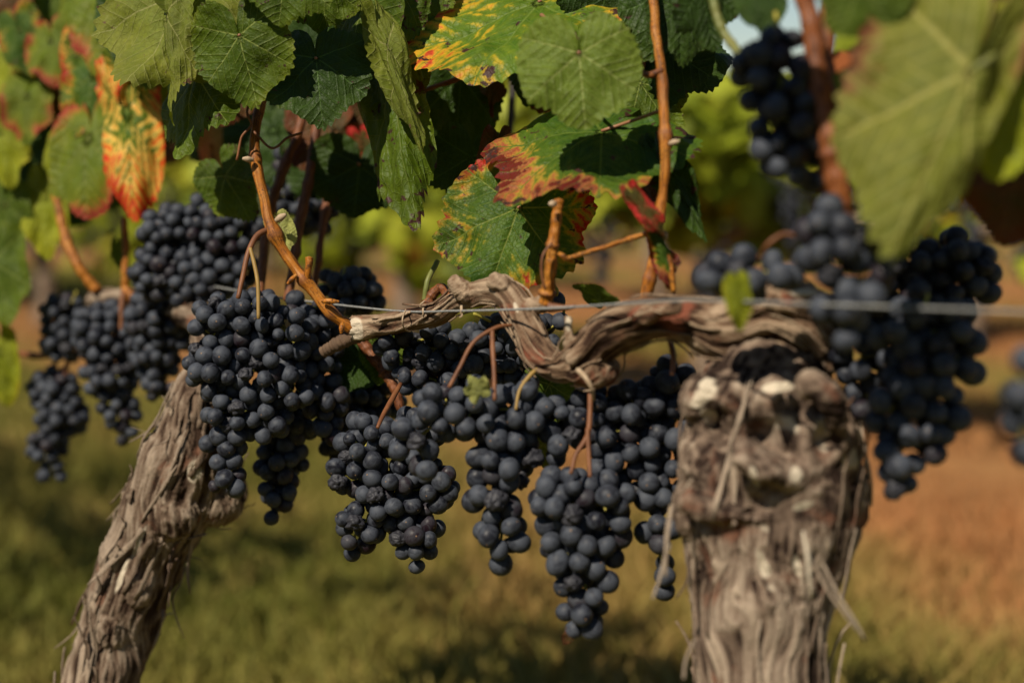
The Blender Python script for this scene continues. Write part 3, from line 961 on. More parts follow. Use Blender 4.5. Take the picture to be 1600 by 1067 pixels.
def left_vine():
    D = 1.26
    o0 = np.array([*P(140, 1067, D)[:2], 0.0])
    root = empty('grape_vine', o0)
    tag(root, 'slim leaning vine trunk with shaggy peeling bark at the lower left', 'vine', 'old vines of the front row')
    pts = [(150, 1100, 60, D), (168, 1040, 58, D), (196, 950, 58, D), (232, 860, 62, D - .01), (262, 790, 70, D - .02), (290, 725, 70, D - .03), (305, 665, 54, D - .03), (318, 610, 42, D - .02), (335, 560, 36, D), (335, 515, 30, D + .02)]
    sp, rd = pxspine(pts, 70)
    spl = catmull([np.array([o0[0] - .05, o0[1], -0.04]), np.array([o0[0] - .02, o0[1], 0.12]), sp[0]], 16)[:-1]
    spine = np.vstack([spl, sp])
    rad = np.concatenate([np.linspace(0.044, rd[0], len(spl)), rd])
    mb = MB()
    mb.add(*tube(spine, rad, 22))
    lump(mb, 330, 775, 1.24, 50, 46, 46, 0.5)
    lump(mb, 300, 735, 1.22, 46, 40, 40)
    lump(mb, 270, 800, 1.21, 44, 40, 30)
    lump(mb, 215, 905, 1.235, 34, 44, 34)
    lump(mb, 175, 985, 1.24, 30, 36, 34)
    lump(mb, 318, 640, 1.22, 30, 40, 30)
    s2, r2 = pxspine([(330, 790, 36, 1.25), (354, 786, 25, 1.26), (372, 780, 15, 1.27), (384, 776, 8, 1.27)], 14)
    mb.add(*tube(s2, r2, 12))
    V, N, fs = remesh(mb, 0.0016)
    V0 = V.copy()
    V, hn, fib = barkify(V, N, spine, 0.0062, 0.0060, 0.040, 5.0, 90)
    pale = pale_mask(V0, N, [(304, 737, 12, 18, 10), (215, 850, 4, 30, 25), (190, 900, 4, 30, 20)])
    rib = bark_ribbons(V, N, hn, spine, 260, 0.012, 0.085, 0.0012, 0.0065, 0.024, 12)
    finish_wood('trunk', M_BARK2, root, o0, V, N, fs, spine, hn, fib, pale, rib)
    mb = MB()
    sp, rd = pxspine([(335, 520, 30, 1.29), (310, 495, 26, 1.33), (255, 480, 22, 1.42), (200, 468, 18, 1.46), (165, 464, 17, 1.48), (140, 470, 12, 1.49)], 50)
    mb.add(*tube(sp, rd, 14))
    V, N, fs = remesh(mb, 0.0018)
    V, hn, fib = barkify(V, N, sp, 0.003, 0.006, 0.05, 8, 95)
    finish_wood('cordon', M_BARK2, root, o0, V, N, fs, sp, hn, fib, np.zeros(len(V)))
    # scar of an old cut on the trunk
    S, Fi = ico(2)
    c = P(304, 737, 1.203)
    v = c + (S[:, 0:1] * 13 * RT + S[:, 1:2] * 19 * UP + S[:, 2:3] * 9 * FWD) * 1.2 / F
    v += 0.0012 * np.stack([vnoise(v / .004, k_) for k_ in (1, 2, 3)], 1)
    me = mesh_from('pruning_scar', v, [tuple(f) for f in Fi])
    fattr(me, 'h', np.full(len(v), .8)); fattr(me, 'pale', np.full(len(v), 0.42)); vattr(me, 'fibre', v / .004)
    link('pruning_scar', me, M_BARK2, root, o0)

left_vine()

# ------------------------------------------------------------------ trellis wire and stake
def build_wire():
    pts = [(330, 447, 1.33), (430, 464, 1.225), (560, 480, 1.135), (640, 487, 1.075), (705, 486, 1.035), (760, 485, 1.0), (850, 482, .955), (940, 477, .925), (1050, 470, .855),
           (1130, 470, .815), (1230, 474, .78), (1400, 480, .74), (1650, 489, .69)]
    p = catmull([P(*q) for q in pts], 90)
    o = MB().add(*tube(p, 0.0009, 8)).build('trellis_wire', M_WIRE, None, p[45])
    tag(o, 'thin grey galvanised trellis wire running across in front of the old wood', 'wire')
    # dry tendrils curled round the wire
    def curl(name, px, py, d, r, turns, label, tail):
        c = P(px, py, d)
        q = []
        for a in np.linspace(0, 2 * math.pi * turns, 30):
            q.append(c + RT * (a / 40) * r + (UP * math.sin(a) + FWD * math.cos(a)) * r * 0.9)
        q += [P(*t) for t in tail]
        t_ = catmull(np.array(q), 50)
        ob = MB().add(*tube(t_, np.linspace(0.0008, 0.0006, 50), 6)).build('tendril', M_TIE, None, t_[0])
        tag(ob, label, 'tendril', 'dry tendrils on the trellis wire')
    curl('a', 720, 486, 1.028, 0.004, 1.6, 'pale dry tendril hooked on the wire below the cordon stub', [(722, 494, 1.02), (718, 496, 1.02)])
    curl('b', 661, 488, 1.063, 0.0035, 1.3, 'brown dry tendril wrapped on the wire beside the cane loop', [(655, 478, 1.06), (664, 470, 1.06)])
    q = catmull([P(634, 484, 1.07), P(629, 498, 1.055), P(631, 512, 1.06), P(641, 518, 1.075), P(646, 510, 1.10)], 24)
    ob = MB().add(*tube(q, 0.0006, 6)).build('tendril', M_TIE, None, q[0])
    tag(ob, 'fine straw tendril looped around the cordon near its broken end', 'tendril', 'dry tendrils on the trellis wire')
    q = catmull([P(903, 578, .94), P(915, 590, .93), P(925, 608, .93), P(927, 625, .94)], 20)
    ob = MB().add(*tube(q, np.linspace(.002, .001, 20), 6)).build('tendril', M_TIE, None, q[0])
    tag(ob, 'dry brown strand hanging below the elbow of the cordon', 'tendril', 'dry tendrils on the trellis wire')

build_wire()
q = catmull([P(806, 60, 1.42), P(801, 140, 1.42), P(796, 215, 1.42), P(790, 330, 1.42)], 20)
o = MB().add(*tube(q, 0.004, 8)).build('vine_cane', M_STAKE, None, q[0])  # dark upright stake, filed with the canes
tag(o, 'thin dark upright stake showing in the gap left of the round pale green leaf', 'cane', 'vine canes')

# ------------------------------------------------------------------ canes
def cane(pts, label, mat=None, nodes=(), stubs=(), sides=14, name='vine_cane', seed=0):
    mat = mat or M_CANE
    n = 80
    sp, rd = pxspine(pts, n)
    s = np.linspace(0, 1, n)
    nodeat = np.zeros(n)
    for t in nodes:
        b = np.exp(-((s - t) / 0.018) ** 2)
        rd = rd * (1 + 0.32 * b)
        nodeat = np.maximum(nodeat, np.exp(-((s - t) / 0.010) ** 2))
    rd = rd * 0.9 * (1 + 0.06 * np.sin(s * 31 + seed) + 0.05 * np.sin(s * 71 + seed * 2))
    wob = np.stack([fbm(sp / .03, seed + 40 + k_, 2) for k_ in range(3)], 1) * 0.0022
    sp = sp + wob * np.sin(np.pi * s)[:, None]
    v, f = tube(sp, rd, sides)
    v = v + 0.0007 * np.stack([vnoise(v / .012, seed + k_) for k_ in (1, 2, 3)], 1)
    me = mesh_from(name, v, f)
    fattr(me, 'node', np.concatenate([np.repeat(nodeat, sides), [0, 0]]))
    aa = np.tile(np.linspace(0, 2 * math.pi, sides, endpoint=False), n)
    cc = np.stack([np.cos(aa) * 2.2, np.sin(aa) * 2.2, np.repeat(s, sides) * 7], 1)
    vattr(me, 'cc', np.vstack([cc, cc[:2]]))
    root = link(name, me, mat, None, sp[n // 2])
    tag(root, label, 'cane', 'vine canes')
    for nm, spts, m2 in stubs:
        s2, r2 = pxspine(spts, 22)
        v, f = tube(s2, r2, 10)
        v = v + 0.0004 * np.stack([vnoise(v / .006, seed + 5 + k_) for k_ in (1, 2, 3)], 1)
        me = mesh_from(nm, v, f)
        fattr(me, 'node', np.zeros(len(v))); vattr(me, 'cc', v / .006)
        link(nm, me, m2 or mat, root, sp[n // 2])
    return root

def budpts(x, y, d, dx, dy, r=4):
    return [(x, y, r * .8, d), (x + dx * .5, y + dy * .5, r * 1.15, d - .002), (x + dx, y + dy, r * .5, d - .003)]

cane([(448, -30, 7, 1.19), (432, 60, 8, 1.17), (412, 140, 8.5, 1.15), (401, 200, 9, 1.13), (399, 245, 9, 1.125), (409, 295, 9.5, 1.12), (425, 355, 10.5, 1.115), (452, 405, 10, 1.115), (482, 444, 10.5, 1.115), (515, 486, 10, 1.115), (552, 514, 11.5, 1.12)],
     'glossy orange cane bending down from the canopy to the broken end of the cordon', nodes=(0.40, 0.62, 0.78, 0.91),
     stubs=[('spur', [(478, 440, 7, 1.113), (482, 420, 5.5, 1.11), (483, 403, 6.5, 1.11)], None),
            ('bud', budpts(503, 470, 1.106, 26, 2), None), ('bud', budpts(463, 430, 1.108, -14, 14, 3.5), None), ('bud', budpts(535, 505, 1.108, -2, 16, 4), None),
            ('bud', budpts(432, 345, 1.105, 14, -10, 5), M_TIE), ('bud', budpts(395, 250, 1.115, -16, -2, 4), M_TIE),
            ('tendril', [(396, 205, 2, 1.12), (425, 232, 1.6, 1.12), (450, 215, 1.3, 1.12), (472, 208, 1, 1.12)], M_STEM_R),
            ('tendril', [(395, 140, 2.2, 1.12), (386, 175, 1.6, 1.11), (392, 195, 1.4, 1.11), (378, 215, 1.2, 1.11), (370, 250, 1, 1.11)], M_STEM_R)], seed=1)
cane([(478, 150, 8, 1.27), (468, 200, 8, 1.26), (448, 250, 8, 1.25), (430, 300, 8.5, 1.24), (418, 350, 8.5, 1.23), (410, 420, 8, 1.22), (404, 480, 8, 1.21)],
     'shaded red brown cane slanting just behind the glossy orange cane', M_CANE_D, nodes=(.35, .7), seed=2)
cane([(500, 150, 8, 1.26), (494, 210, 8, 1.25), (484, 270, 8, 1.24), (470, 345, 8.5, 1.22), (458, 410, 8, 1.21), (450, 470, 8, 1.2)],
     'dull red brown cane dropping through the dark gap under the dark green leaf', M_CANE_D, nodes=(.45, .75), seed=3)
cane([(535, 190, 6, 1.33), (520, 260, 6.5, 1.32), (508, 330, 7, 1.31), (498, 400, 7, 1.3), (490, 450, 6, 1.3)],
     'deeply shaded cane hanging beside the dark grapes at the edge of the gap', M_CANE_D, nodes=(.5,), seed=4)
cane([(1018, -30, 7, .99), (1024, 40, 8, .98), (1031, 100, 9, .97), (1037, 160, 9, .96), (1041, 225, 10, .955), (1037, 290, 9, .955), (1028, 360, 9, .955), (1018, 425, 10, .955), (1006, 470, 11, .955)],
     'upright orange cane right of the broad red edged leaf, rising from the cordon', nodes=(.47, .72, .9),
     stubs=[('bud', budpts(1046, 224, .947, 16, -4, 4), M_TIE), ('bud', budpts(1033, 375, .945, 8, -12, 6), M_TIE), ('bud', budpts(1022, 345, .945, 4, -20, 4), M_TIE),
            ('spur', [(1036, 110, 6, .965), (1012, 118, 5, .97), (990, 100, 4, .98)], M_CANE_D),
            ('spur', [(1030, 372, 6, .95), (1042, 402, 6, .945), (1050, 430, 5, .943), (1052, 455, 4, .943)], M_CANE)], seed=5)
cane([(874, 312, 9, .965), (871, 340, 9.5, .965), (866, 385, 10, .965), (860, 430, 11, .968), (854, 474, 13, .975)],
     'short cut orange cane standing on the cordon in front of the yellowing leaf', nodes=(.5, .9),
     stubs=[('bud', budpts(868, 318, .955, -10, 2, 5), M_TIE), ('bud', budpts(874, 396, .955, 12, 8, 4), None),
            ('spur', [(858, 480, 9, .965), (880, 481, 5, .96), (898, 478, 4, .955)], M_STEM_R),
            ('tendril', [(862, 380, 2, .955), (848, 400, 1.8, .953), (846, 425, 1.6, .953), (852, 452, 1.4, .955)], M_STEM_R)], seed=6)
cane([(880, 406, 3.5, .962), (905, 398, 4.2, .96), (940, 387, 4.2, .955), (975, 377, 4.2, .95), (1012, 365, 5, .947)],
     'thin bare brown shoot linking the short cut cane to the upright cane', M_CANE, nodes=(.5,), seed=7)
cane([(1250, -30, 15, .80), (1270, 60, 18, .795), (1282, 140, 19, .79), (1296, 220, 20, .785), (1308, 285, 20, .785), (1320, 350, 17, .79)],
     'thick rust coloured cane beside the upper right grape cluster', M_CANE_R, nodes=(.66, .9), seed=8)
cane([(1292, -30, 12, .84), (1294, 80, 12, .835), (1290, 180, 12, .83), (1286, 260, 11, .825), (1290, 310, 11, .82)],
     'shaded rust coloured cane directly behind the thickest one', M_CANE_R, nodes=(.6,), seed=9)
cane([(84, 285, 8, 1.5), (92, 325, 8, 1.49), (105, 375, 8.5, 1.48), (125, 418, 9, 1.47), (152, 455, 10, 1.47)],
     'blurred orange cane running down to the cordon above the far left grapes', nodes=(.5,), seed=10)
cane([(194, 340, 5, 1.43), (196, 390, 5.5, 1.43), (195, 450, 7, 1.43), (205, 470, 6, 1.43)],
     'short blurred orange cane below the orange red leaf', nodes=(.75,),
     stubs=[('spur', [(194, 448, 6, 1.43), (205, 462, 6, 1.425), (214, 474, 4, 1.42)], None), ('spur', [(195, 452, 6, 1.43), (190, 480, 4.5, 1.425), (189, 525, 4, 1.42)], M_STEM_R)], seed=11)
cane([(-30, 520, 5, 1.58), (15, 546, 5, 1.57), (55, 556, 6, 1.55), (90, 552, 6, 1.54), (112, 540, 6, 1.53)],
     'brown shoot sweeping in from the left edge to the small left cluster', M_CANE_D, nodes=(.7,),
     stubs=[('spur', [(84, 553, 4, 1.54), (86, 570, 3.5, 1.53), (84, 590, 3, 1.53)], M_STEM_R), ('spur', [(108, 545, 4, 1.53), (104, 575, 3.5, 1.52), (100, 600, 3, 1.52)], M_STEM_R)], seed=12)
cane([(330, 225, 5, 1.38), (333, 270, 5.5, 1.38), (332, 320, 6, 1.37)], 'short orange cane below the small rose coloured leaf', nodes=(.4,), seed=13)
cane([(660, 142, 4, 1.16), (720, 122, 5, 1.14), (780, 106, 5, 1.12), (840, 86, 5, 1.09), (880, 70, 4.5, 1.07)],
     'dim horizontal brown cane below the big yellow and red leaf', M_CANE_D, nodes=(.4,), seed=14)
cane([(1106, -30, 8, .87), (1118, 20, 8, .865), (1136, 60, 8, .86), (1160, 92, 8, .85), (1172, 110, 6, .845)],
     'blurred green shoot curving to the top of the upper right grape cluster', M_PET_G, nodes=(), seed=15)
cane([(505, 551, 10, 1.135), (525, 540, 12, 1.13), (548, 526, 13, 1.125), (575, 520, 12, 1.12)],
     'dark weathered wood stub under the end of the cordon', M_STUB, seed=16)
cane([(560, 528, 9, 1.16), (582, 555, 11, 1.155), (603, 582, 10, 1.15), (617, 605, 9, 1.145), (626, 640, 8, 1.14)],
     'shaded brown shoot bending down between the grape clusters below the cordon end', M_CANE_D, nodes=(.5,), seed=17)
cane([(705, 470, 9, 1.10), (690, 450, 9, 1.11), (672, 462, 10, 1.11), (664, 485, 10, 1.11), (650, 500, 8, 1.11)],
     'arched brown cane loop behind the wire near the cordon stub', M_CANE_D, nodes=(.6,), stubs=[('spur', [(664, 470, 5, 1.11), (668, 440, 4.5, 1.11), (684, 408, 4, 1.12)], M_PET_G)], seed=18)
cane([(92, 130, 5, 1.62), (90, 210, 6, 1.6), (86, 290, 7, 1.55)], 'dim brown cane behind the blurred leaves at the far left', M_CANE_D, nodes=(.5,), seed=19)
cane([(1040, -20, 7, 1.05), (1010, 60, 7, 1.05), (1003, 105, 6, 1.05)], 'dark shoot hidden among the shaded leaves left of the upright cane', M_CANE_D, nodes=(.5,), seed=20)
cane([(395, 95, 3, 1.18), (350, 100, 3, 1.2), (300, 110, 3, 1.22)], 'thin dark twig behind the round toothed leaf', M_CANE_D, seed=21)

# ------------------------------------------------------------------ grape clusters
def berry_mesh(seed, raisin=False):
    S, Fi = ico(4 if raisin else 3)
    v = S.copy()
    if raisin:
        n = vnoise(v * 2.2 + seed * 7.1, seed) * 0.22
        rg = (1 - np.abs(vnoise(v * 4.5 + seed, seed + 3)) * 2) * 0.12
        v = v * (0.86 + n + rg)[:, None] * np.array([1, 0.85, 1.0])
    else:
        v = v * (1 + 0.035 * vnoise(v * 1.5 + seed * 3.3, seed) + 0.008 * vnoise(v * 5 + seed, seed + 2))[:, None]
        v[:, 2] *= 1.0 + 0.05 * ((seed % 3) - 0.6)
        pole = np.exp(-((v[:, 0] ** 2 + v[:, 1] ** 2) / 0.012)) * (v[:, 2] < 0)
        v[:, 2] += pole * 0.03
    me = mesh_from('berry', v * 0.0071, Fi)
    me.materials.append(M_RAISIN if raisin else (M_BERRY_R if seed in (6, 7) else M_BERRY))
    return me

BERRY = [berry_mesh(i) for i in range(8)]
RAISIN = [berry_mesh(20 + i, True) for i in range(4)]
ALLB = np.zeros((0, 3))
SNORM = np.array([-SUN_TRAVEL.x, -SUN_TRAVEL.y, -SUN_TRAVEL.z])

def cluster(circ, d, label, attach, seed, raisin=0.07, dd=None, bs=1.0, stemmat=None, stems=(), flower=None):
    global ALLB
    rg = np.random.default_rng(1000 + seed)
    rb = 0.0071 * bs
    cen = np.array([P(x, y, (d + (q[0] if q else 0))) for x, y, r, *q in circ])
    rad = np.array([r * 1.08 * d / F for x, y, r, *q in circ])
    rr = np.maximum(rad - rb * 0.72, rb * 0.35)
    w_ = rr ** 2 + 1e-9
    cand = []
    nc = 9000
    k = rg.choice(len(cen), nc, p=w_ / w_.sum())
    dirs = rg.normal(size=(nc, 3)); dirs /= np.linalg.norm(dirs, axis=1)[:, None]
    rad_u = rg.random(nc) ** 0.28
    pos = cen[k] + dirs * (rr[k] * rad_u)[:, None]
    # outermost first so that the skin of the cluster packs tightly
    sd = np.min(np.linalg.norm(pos[:, None, :] - cen[None], axis=2) - rr[None], axis=1)
    order = np.argsort(-sd + rg.random(nc) * rb * 0.9)
    near = ALLB[np.min(np.linalg.norm(ALLB[:, None] - cen[None], axis=2) - rad[None], axis=1) < 0.03] if len(ALLB) else ALLB
    acc = []
    for i in order:
        p = pos[i]
        if len(near) and np.min(((near - p) ** 2).sum(1)) < (1.60 * rb) ** 2: continue
        if acc and np.min(((np.array(acc) - p) ** 2).sum(1)) < (1.60 * rb) ** 2: continue
        acc.append(p)
    acc = np.array(acc)
    ALLB = np.vstack([ALLB, acc])
    org = P(*attach)
    root = empty('grape_cluster', org)
    tag(root, label, 'grapes', 'bunches of dark grapes')
    # which show: nearest to the viewer and on the outside
    depth = (acc - C0) @ FWD
    mid = cen.mean(0)
    score = depth - 0.4 * np.linalg.norm((acc - mid) @ np.stack([RT, UP], 1), axis=1)
    rank = np.argsort(score)
    ind, rest = rank[:100], rank[100:]
    for i in ind:
        p = acc[i]
        j = np.argmin(np.linalg.norm(cen - p, axis=1) / rad)
        out = (p - cen[j])
        out = out / (np.linalg.norm(out) + 1e-6) + np.array([0, 0, -0.35]) + rg.normal(size=3) * 0.35
        me = RAISIN[rg.integers(0, 4)] if rg.random() < raisin else BERRY[rg.integers(0, 8) if rg.random() < .6 else rg.integers(0, 6)]
        b = bpy.data.objects.new('berry', me)
        COL.objects.link(b)
        b.parent = root
        b.location = Vector(p - org)
        b.rotation_mode = 'QUATERNION'
        b.rotation_quaternion = Vector(-out).to_track_quat('Z', 'Y')
        s = bs * (0.88 + 0.24 * rg.random() - (0.28 * rg.random() if rg.random() < 0.12 else 0))
        b.scale = (s * (1 + .05 * rg.normal()), s * (1 + .05 * rg.normal()), s * (1 + .05 * rg.normal()))
    if len(rest):
        V, Fc = ball_cloud(acc[rest], rb * (0.93 + 0.14 * rg.random(len(rest))), 2)
        o = link('inner_berries', mesh_from('inner_berries', V, Fc), M_BERRY, root, org)
        tag(o, kind='stuff')
    # rachis: the tree of stalks that carries the berries
    mb = MB()
    o_ = np.argsort(-(cen @ UP))
    top = cen[o_[0]]
    q = catmull([org, (org + top) / 2 + np.array([0.003, -0.003, 0.0]), top], 10)
    if not stems: mb.add(*tube(q, np.linspace(0.0013, 0.0012, 10), 7))
    for a in range(1, len(o_)):
        c = cen[o_[a]]
        prev = cen[o_[:a]]
        pp = prev[np.argmin(np.linalg.norm(prev - c, axis=1))]
        mb.add(*tube(np.array([pp, (pp + c) / 2 + rg.normal(size=3) * .002, c]), 0.0011, 6))
    for i in ind:
        if rg.random() < 0.75:
            p = acc[i]
            j = np.argmin(np.linalg.norm(cen - p, axis=1))
            st = cen[j] * 0.55 + p * 0.45 + rg.normal(size=3) * 0.002
            mb.add(*tube(np.array([st, (st + p) / 2 + np.array([0, 0, .0015]), p]), 0.0007, 5))
    mb.build('rachis', stemmat or M_STEM_G, root, org)
    for nm, sp_, m_ in stems:
        s2, r2 = pxspine(sp_, 26)
        v, f = tube(s2, r2, 9)
        link(nm, mesh_from(nm, v, f), m_, root, org)
    return root

CL = []
def addcl(*a, **k):
    CL.append((a, k))

# nearest first so that farther bunches give way to them
cluster([(1600, 585, 38), (1597, 635, 42), (1602, 690, 32)], .64, 'strongly blurred grape cluster cut off by the right edge of the picture', (1612, 560, .65), 1, bs=1.0)
cluster([(1290, 352, 42), (1300, 402, 48), (1345, 440, 48), (1310, 482, 44), (1318, 522, 26), (1365, 390, 42)], .775, 'cluster of large blurred berries on top of the thick trunk', (1318, 330, .785), 2, bs=1.12)
cluster([(1182, 108, 42), (1218, 66, 34), (1222, 125, 48), (1228, 185, 54), (1236, 235, 50), (1256, 268, 34), (1192, 64, 28), (1205, 160, 44), (1206, 215, 38), (1255, 140, 36), (1258, 205, 42)], .80, 'shaded grape cluster hanging high beside the thick rust coloured cane', (1212, 20, .81), 3)
cluster([(1112, 428, 33), (1162, 425, 36), (1215, 425, 36), (1185, 456, 24), (1130, 455, 22)], .83, 'blurred grapes lying along the top of the cordon left of the trunk head', (1235, 372, .82), 4, bs=1.05,
        stems=[('stem', [(1250, 372, 2.96, .79), (1225, 366, 3.70, .79), (1200, 382, 3.70, .79), (1186, 405, 3.70, .80)], M_STEM_R)])
cluster([(1410, 515, 46), (1485, 520, 50), (1450, 580, 56), (1390, 640, 40), (1465, 640, 44), (1410, 700, 42), (1405, 752, 32), (1400, 728, 36), (1445, 690, 38), (1510, 540, 32), (1430, 610, 50), (1425, 665, 45), (1500, 585, 34)], .84, 'long blurred grape cluster hanging right of the thick trunk', (1450, 460, .85), 5, bs=1.05)
cluster([(1420, 430, 58), (1490, 420, 60), (1370, 490, 44), (1345, 560, 44), (1530, 440, 34), (1400, 390, 40), (1455, 480, 60), (1390, 560, 44), (1355, 620, 34)], .90, 'nearly black shaded grape cluster below the large blurred leaf', (1440, 370, .90), 6)
cluster([(690, 642, 46), (750, 640, 50), (815, 640, 52), (640, 690, 34), (790, 712, 52), (775, 770, 46), (785, 830, 42), (782, 868, 26), (850, 650, 36), (665, 720, 30)], .99,
        'wide shouldered grape cluster in the middle, narrowing to a tail', (765, 560, .985), 7, bs=1.07,
        stems=[('stem', [(800, 508, 2.59, .985), (775, 512, 3.33, .98), (740, 535, 3.33, .975), (718, 575, 3.33, .97), (702, 605, 3.33, .965)], M_STEM_R),
               ('stem', [(769, 514, 3.70, .98), (770, 545, 4.07, .972), (772, 580, 3.70, .965), (773, 625, 3.33, .955)], M_STEM_R),
               ('stem', [(860, 560, 2.96, .985), (830, 585, 3.70, .975), (812, 610, 2.96, .97), (806, 640, 2.59, .965)], M_STEM_O)])
cluster([(885, 785, 55), (940, 790, 52), (900, 850, 54), (945, 850, 36), (915, 910, 46), (912, 960, 38), (905, 988, 16), (978, 830, 22), (850, 790, 24)], .97,
        'lowest grape cluster, ending in a reddish withered tip', (920, 620, .97), 8, raisin=0.06, bs=1.05,
        stems=[('stem', [(922, 600, 4.44, .965), (922, 640, 4.44, .96), (918, 680, 4.44, .955), (900, 710, 3.70, .95), (892, 740, 2.96, .945)], M_STEM_R), ('stem', [(918, 670, 3.70, .955), (920, 710, 3.70, .95), (922, 745, 2.96, .945)], M_STEM_R)])
cluster([(1000, 640, 52), (1045, 600, 40), (955, 670, 44), (1045, 690, 40), (1025, 760, 42), (1030, 830, 34), (1042, 885, 26), (1045, 922, 18), (1040, 903, 24), (900, 660, 40), (930, 640, 40), (960, 730, 34), (1060, 650, 40), (1065, 740, 34), (1000, 700, 44), (870, 700, 30)], .985,
        'grape cluster tucked behind the left side of the thick trunk', (1050, 545, .975), 9, bs=1.05,
        stems=[('stem', [(1046, 530, 4.44, .955), (1052, 555, 4.81, .945), (1050, 585, 3.70, .94)], M_PET_R)])
cluster([(575, 692, 46), (640, 690, 50), (545, 740, 34), (610, 770, 54), (672, 760, 44), (560, 825, 38), (650, 835, 42), (545, 872, 20), (655, 885, 14)], 1.10,
        'broad grape cluster with two blunt tips left of the middle one', (610, 640, 1.12), 10, raisin=0.05,
        stems=[('stem', [(626, 600, 3.70, 1.10), (612, 625, 4.44, 1.08), (598, 650, 3.70, 1.06), (590, 668, 2.96, 1.05)], M_STEM_R)])
cluster([(345, 505, 46), (400, 500, 48), (452, 520, 42), (340, 575, 50), (415, 580, 56), (455, 610, 36), (365, 650, 46), (350, 700, 34), (355, 752, 30), (420, 655, 36)], 1.14,
        'sharp grape cluster with shrivelled berries in front of the leaning trunk', (385, 440, 1.13), 11, raisin=0.13,
        stems=[('stem', [(424, 357, 4.44, 1.115), (402, 368, 4.81, 1.108), (388, 395, 4.44, 1.10), (380, 430, 4.07, 1.095), (372, 466, 3.70, 1.09)], M_STEM_R),
               ('stem', [(391, 388, 2.96, 1.10), (398, 415, 3.33, 1.095), (403, 445, 3.33, 1.09), (404, 498, 2.96, 1.085)], M_STEM_O)])
cluster([(490, 555, 44), (505, 620, 38), (512, 672, 24), (505, 500, 34), (470, 480, 24)], 1.17, 'shaded grapes right of the sharp cluster, below the orange cane', (520, 480, 1.17), 12, raisin=0.06)
cluster([(450, 660, 44), (440, 720, 40), (435, 768, 32), (430, 803, 17)], 1.20, 'dark narrow grape cluster hanging behind the sharp one', (455, 600, 1.20), 13, raisin=0.08)
cluster([(680, 545, 42), (735, 555, 46), (795, 555, 46), (650, 585, 34), (775, 510, 24), (835, 610, 42), (870, 650, 36), (620, 540, 34), (700, 610, 40)], 1.12, 'grapes in shadow directly below the elbow of the cordon', (740, 490, 1.10), 14)
cluster([(868, 465, 17), (850, 520, 28), (880, 500, 14)], 1.06, 'few grapes showing behind the foot of the short cut cane', (860, 440, 1.05), 15)
cluster([(555, 455, 38), (578, 466, 24), (520, 446, 26)], 1.26, 'small grape cluster behind the wire above the cordon end', (540, 415, 1.26), 16)
cluster([(560, 630, 46), (530, 690, 30), (605, 625, 30)], 1.22, 'black grapes in the deep shade under the cordon end', (575, 580, 1.21), 17)
cluster([(265, 365, 44), (330, 375, 50), (250, 425, 44), (310, 435, 54), (372, 355, 40), (365, 420, 40), (310, 330, 24)], 1.35, 'large grape cluster heaped at the top left of the sharp cluster', (320, 300, 1.36), 18, raisin=0.06)
cluster([(250, 500, 50), (245, 560, 36), (250, 600, 26), (290, 520, 30)], 1.40, 'grape cluster hanging between the leaning trunk and the heaped grapes', (260, 450, 1.41), 19)
cluster([(165, 520, 48), (212, 540, 42), (172, 585, 42), (186, 640, 32), (197, 676, 19)], 1.44, 'tapering blurred grape cluster below the blurred cordon', (190, 470, 1.44), 20)
cluster([(98, 490, 32), (100, 532, 34)], 1.52, 'small clump of blurred grapes left of the blurred cordon', (120, 455, 1.5), 21)
cluster([(85, 612, 38), (97, 650, 38), (75, 695, 30), (82, 738, 21)], 1.53, 'lowest blurred grape cluster at the far left', (86, 565, 1.53), 22)
cluster([(490, 335, 34), (440, 305, 30), (505, 290, 30), (455, 250, 28)], 1.38, 'grapes in the dark gap behind the red brown canes', (470, 230, 1.38), 23)
cluster([(68, 132, 40), (60, 95, 25)], 1.66, 'dim grapes high behind the blurred leaves at the left', (70, 60, 1.66), 24)

# ------------------------------------------------------------------ vine leaves
VEINS = [0.0, 0.92, -0.92, 1.95, -1.95]
CTRL_A = np.array([0, 0.3, 0.55, 0.92, 1.25, 1.5, 1.95, 2.35, 2.7, 2.95, 3.1416])
def outline(th, lob, rg, seed, nteeth=46):
    base = np.array([1.0, 0.93 - .10 * lob, 0.86 - 0.16 * lob, 0.93, 0.86 - .05 * lob, 0.80 - 0.12 * lob, 0.80, 0.70, 0.58, 0.40, 0.10])
    jl = 1 + 0.05 * rg.normal(size=len(base)); jr = 1 + 0.05 * rg.normal(size=len(base))
    jl[0] = jr[0] = 1
    jr[-1] = jl[-1]
    r = np.where(th >= 0, np.interp(np.abs(th), CTRL_A, base * jr), np.interp(np.abs(th), CTRL_A, base * jl))
    # smooth
    k = np.hanning(9); k /= k.sum()
    r = np.convolve(np.concatenate([r[-4:], r, r[:4]]), k, 'valid')
    ph = (th / (2 * math.pi) * nteeth + 0.25 * np.sin(th * 3 + seed)) % 1.0
    tooth = np.where(ph < 0.62, ph / 0.62, (1 - ph) / 0.38)
    amp = 0.062 * (0.75 + 0.5 * np.sin(th * 5.3 + seed * 1.7)) * np.clip((math.pi - np.abs(th)) * 1.6, 0, 1)
    return r * (1 + amp * (tooth - 0.5))

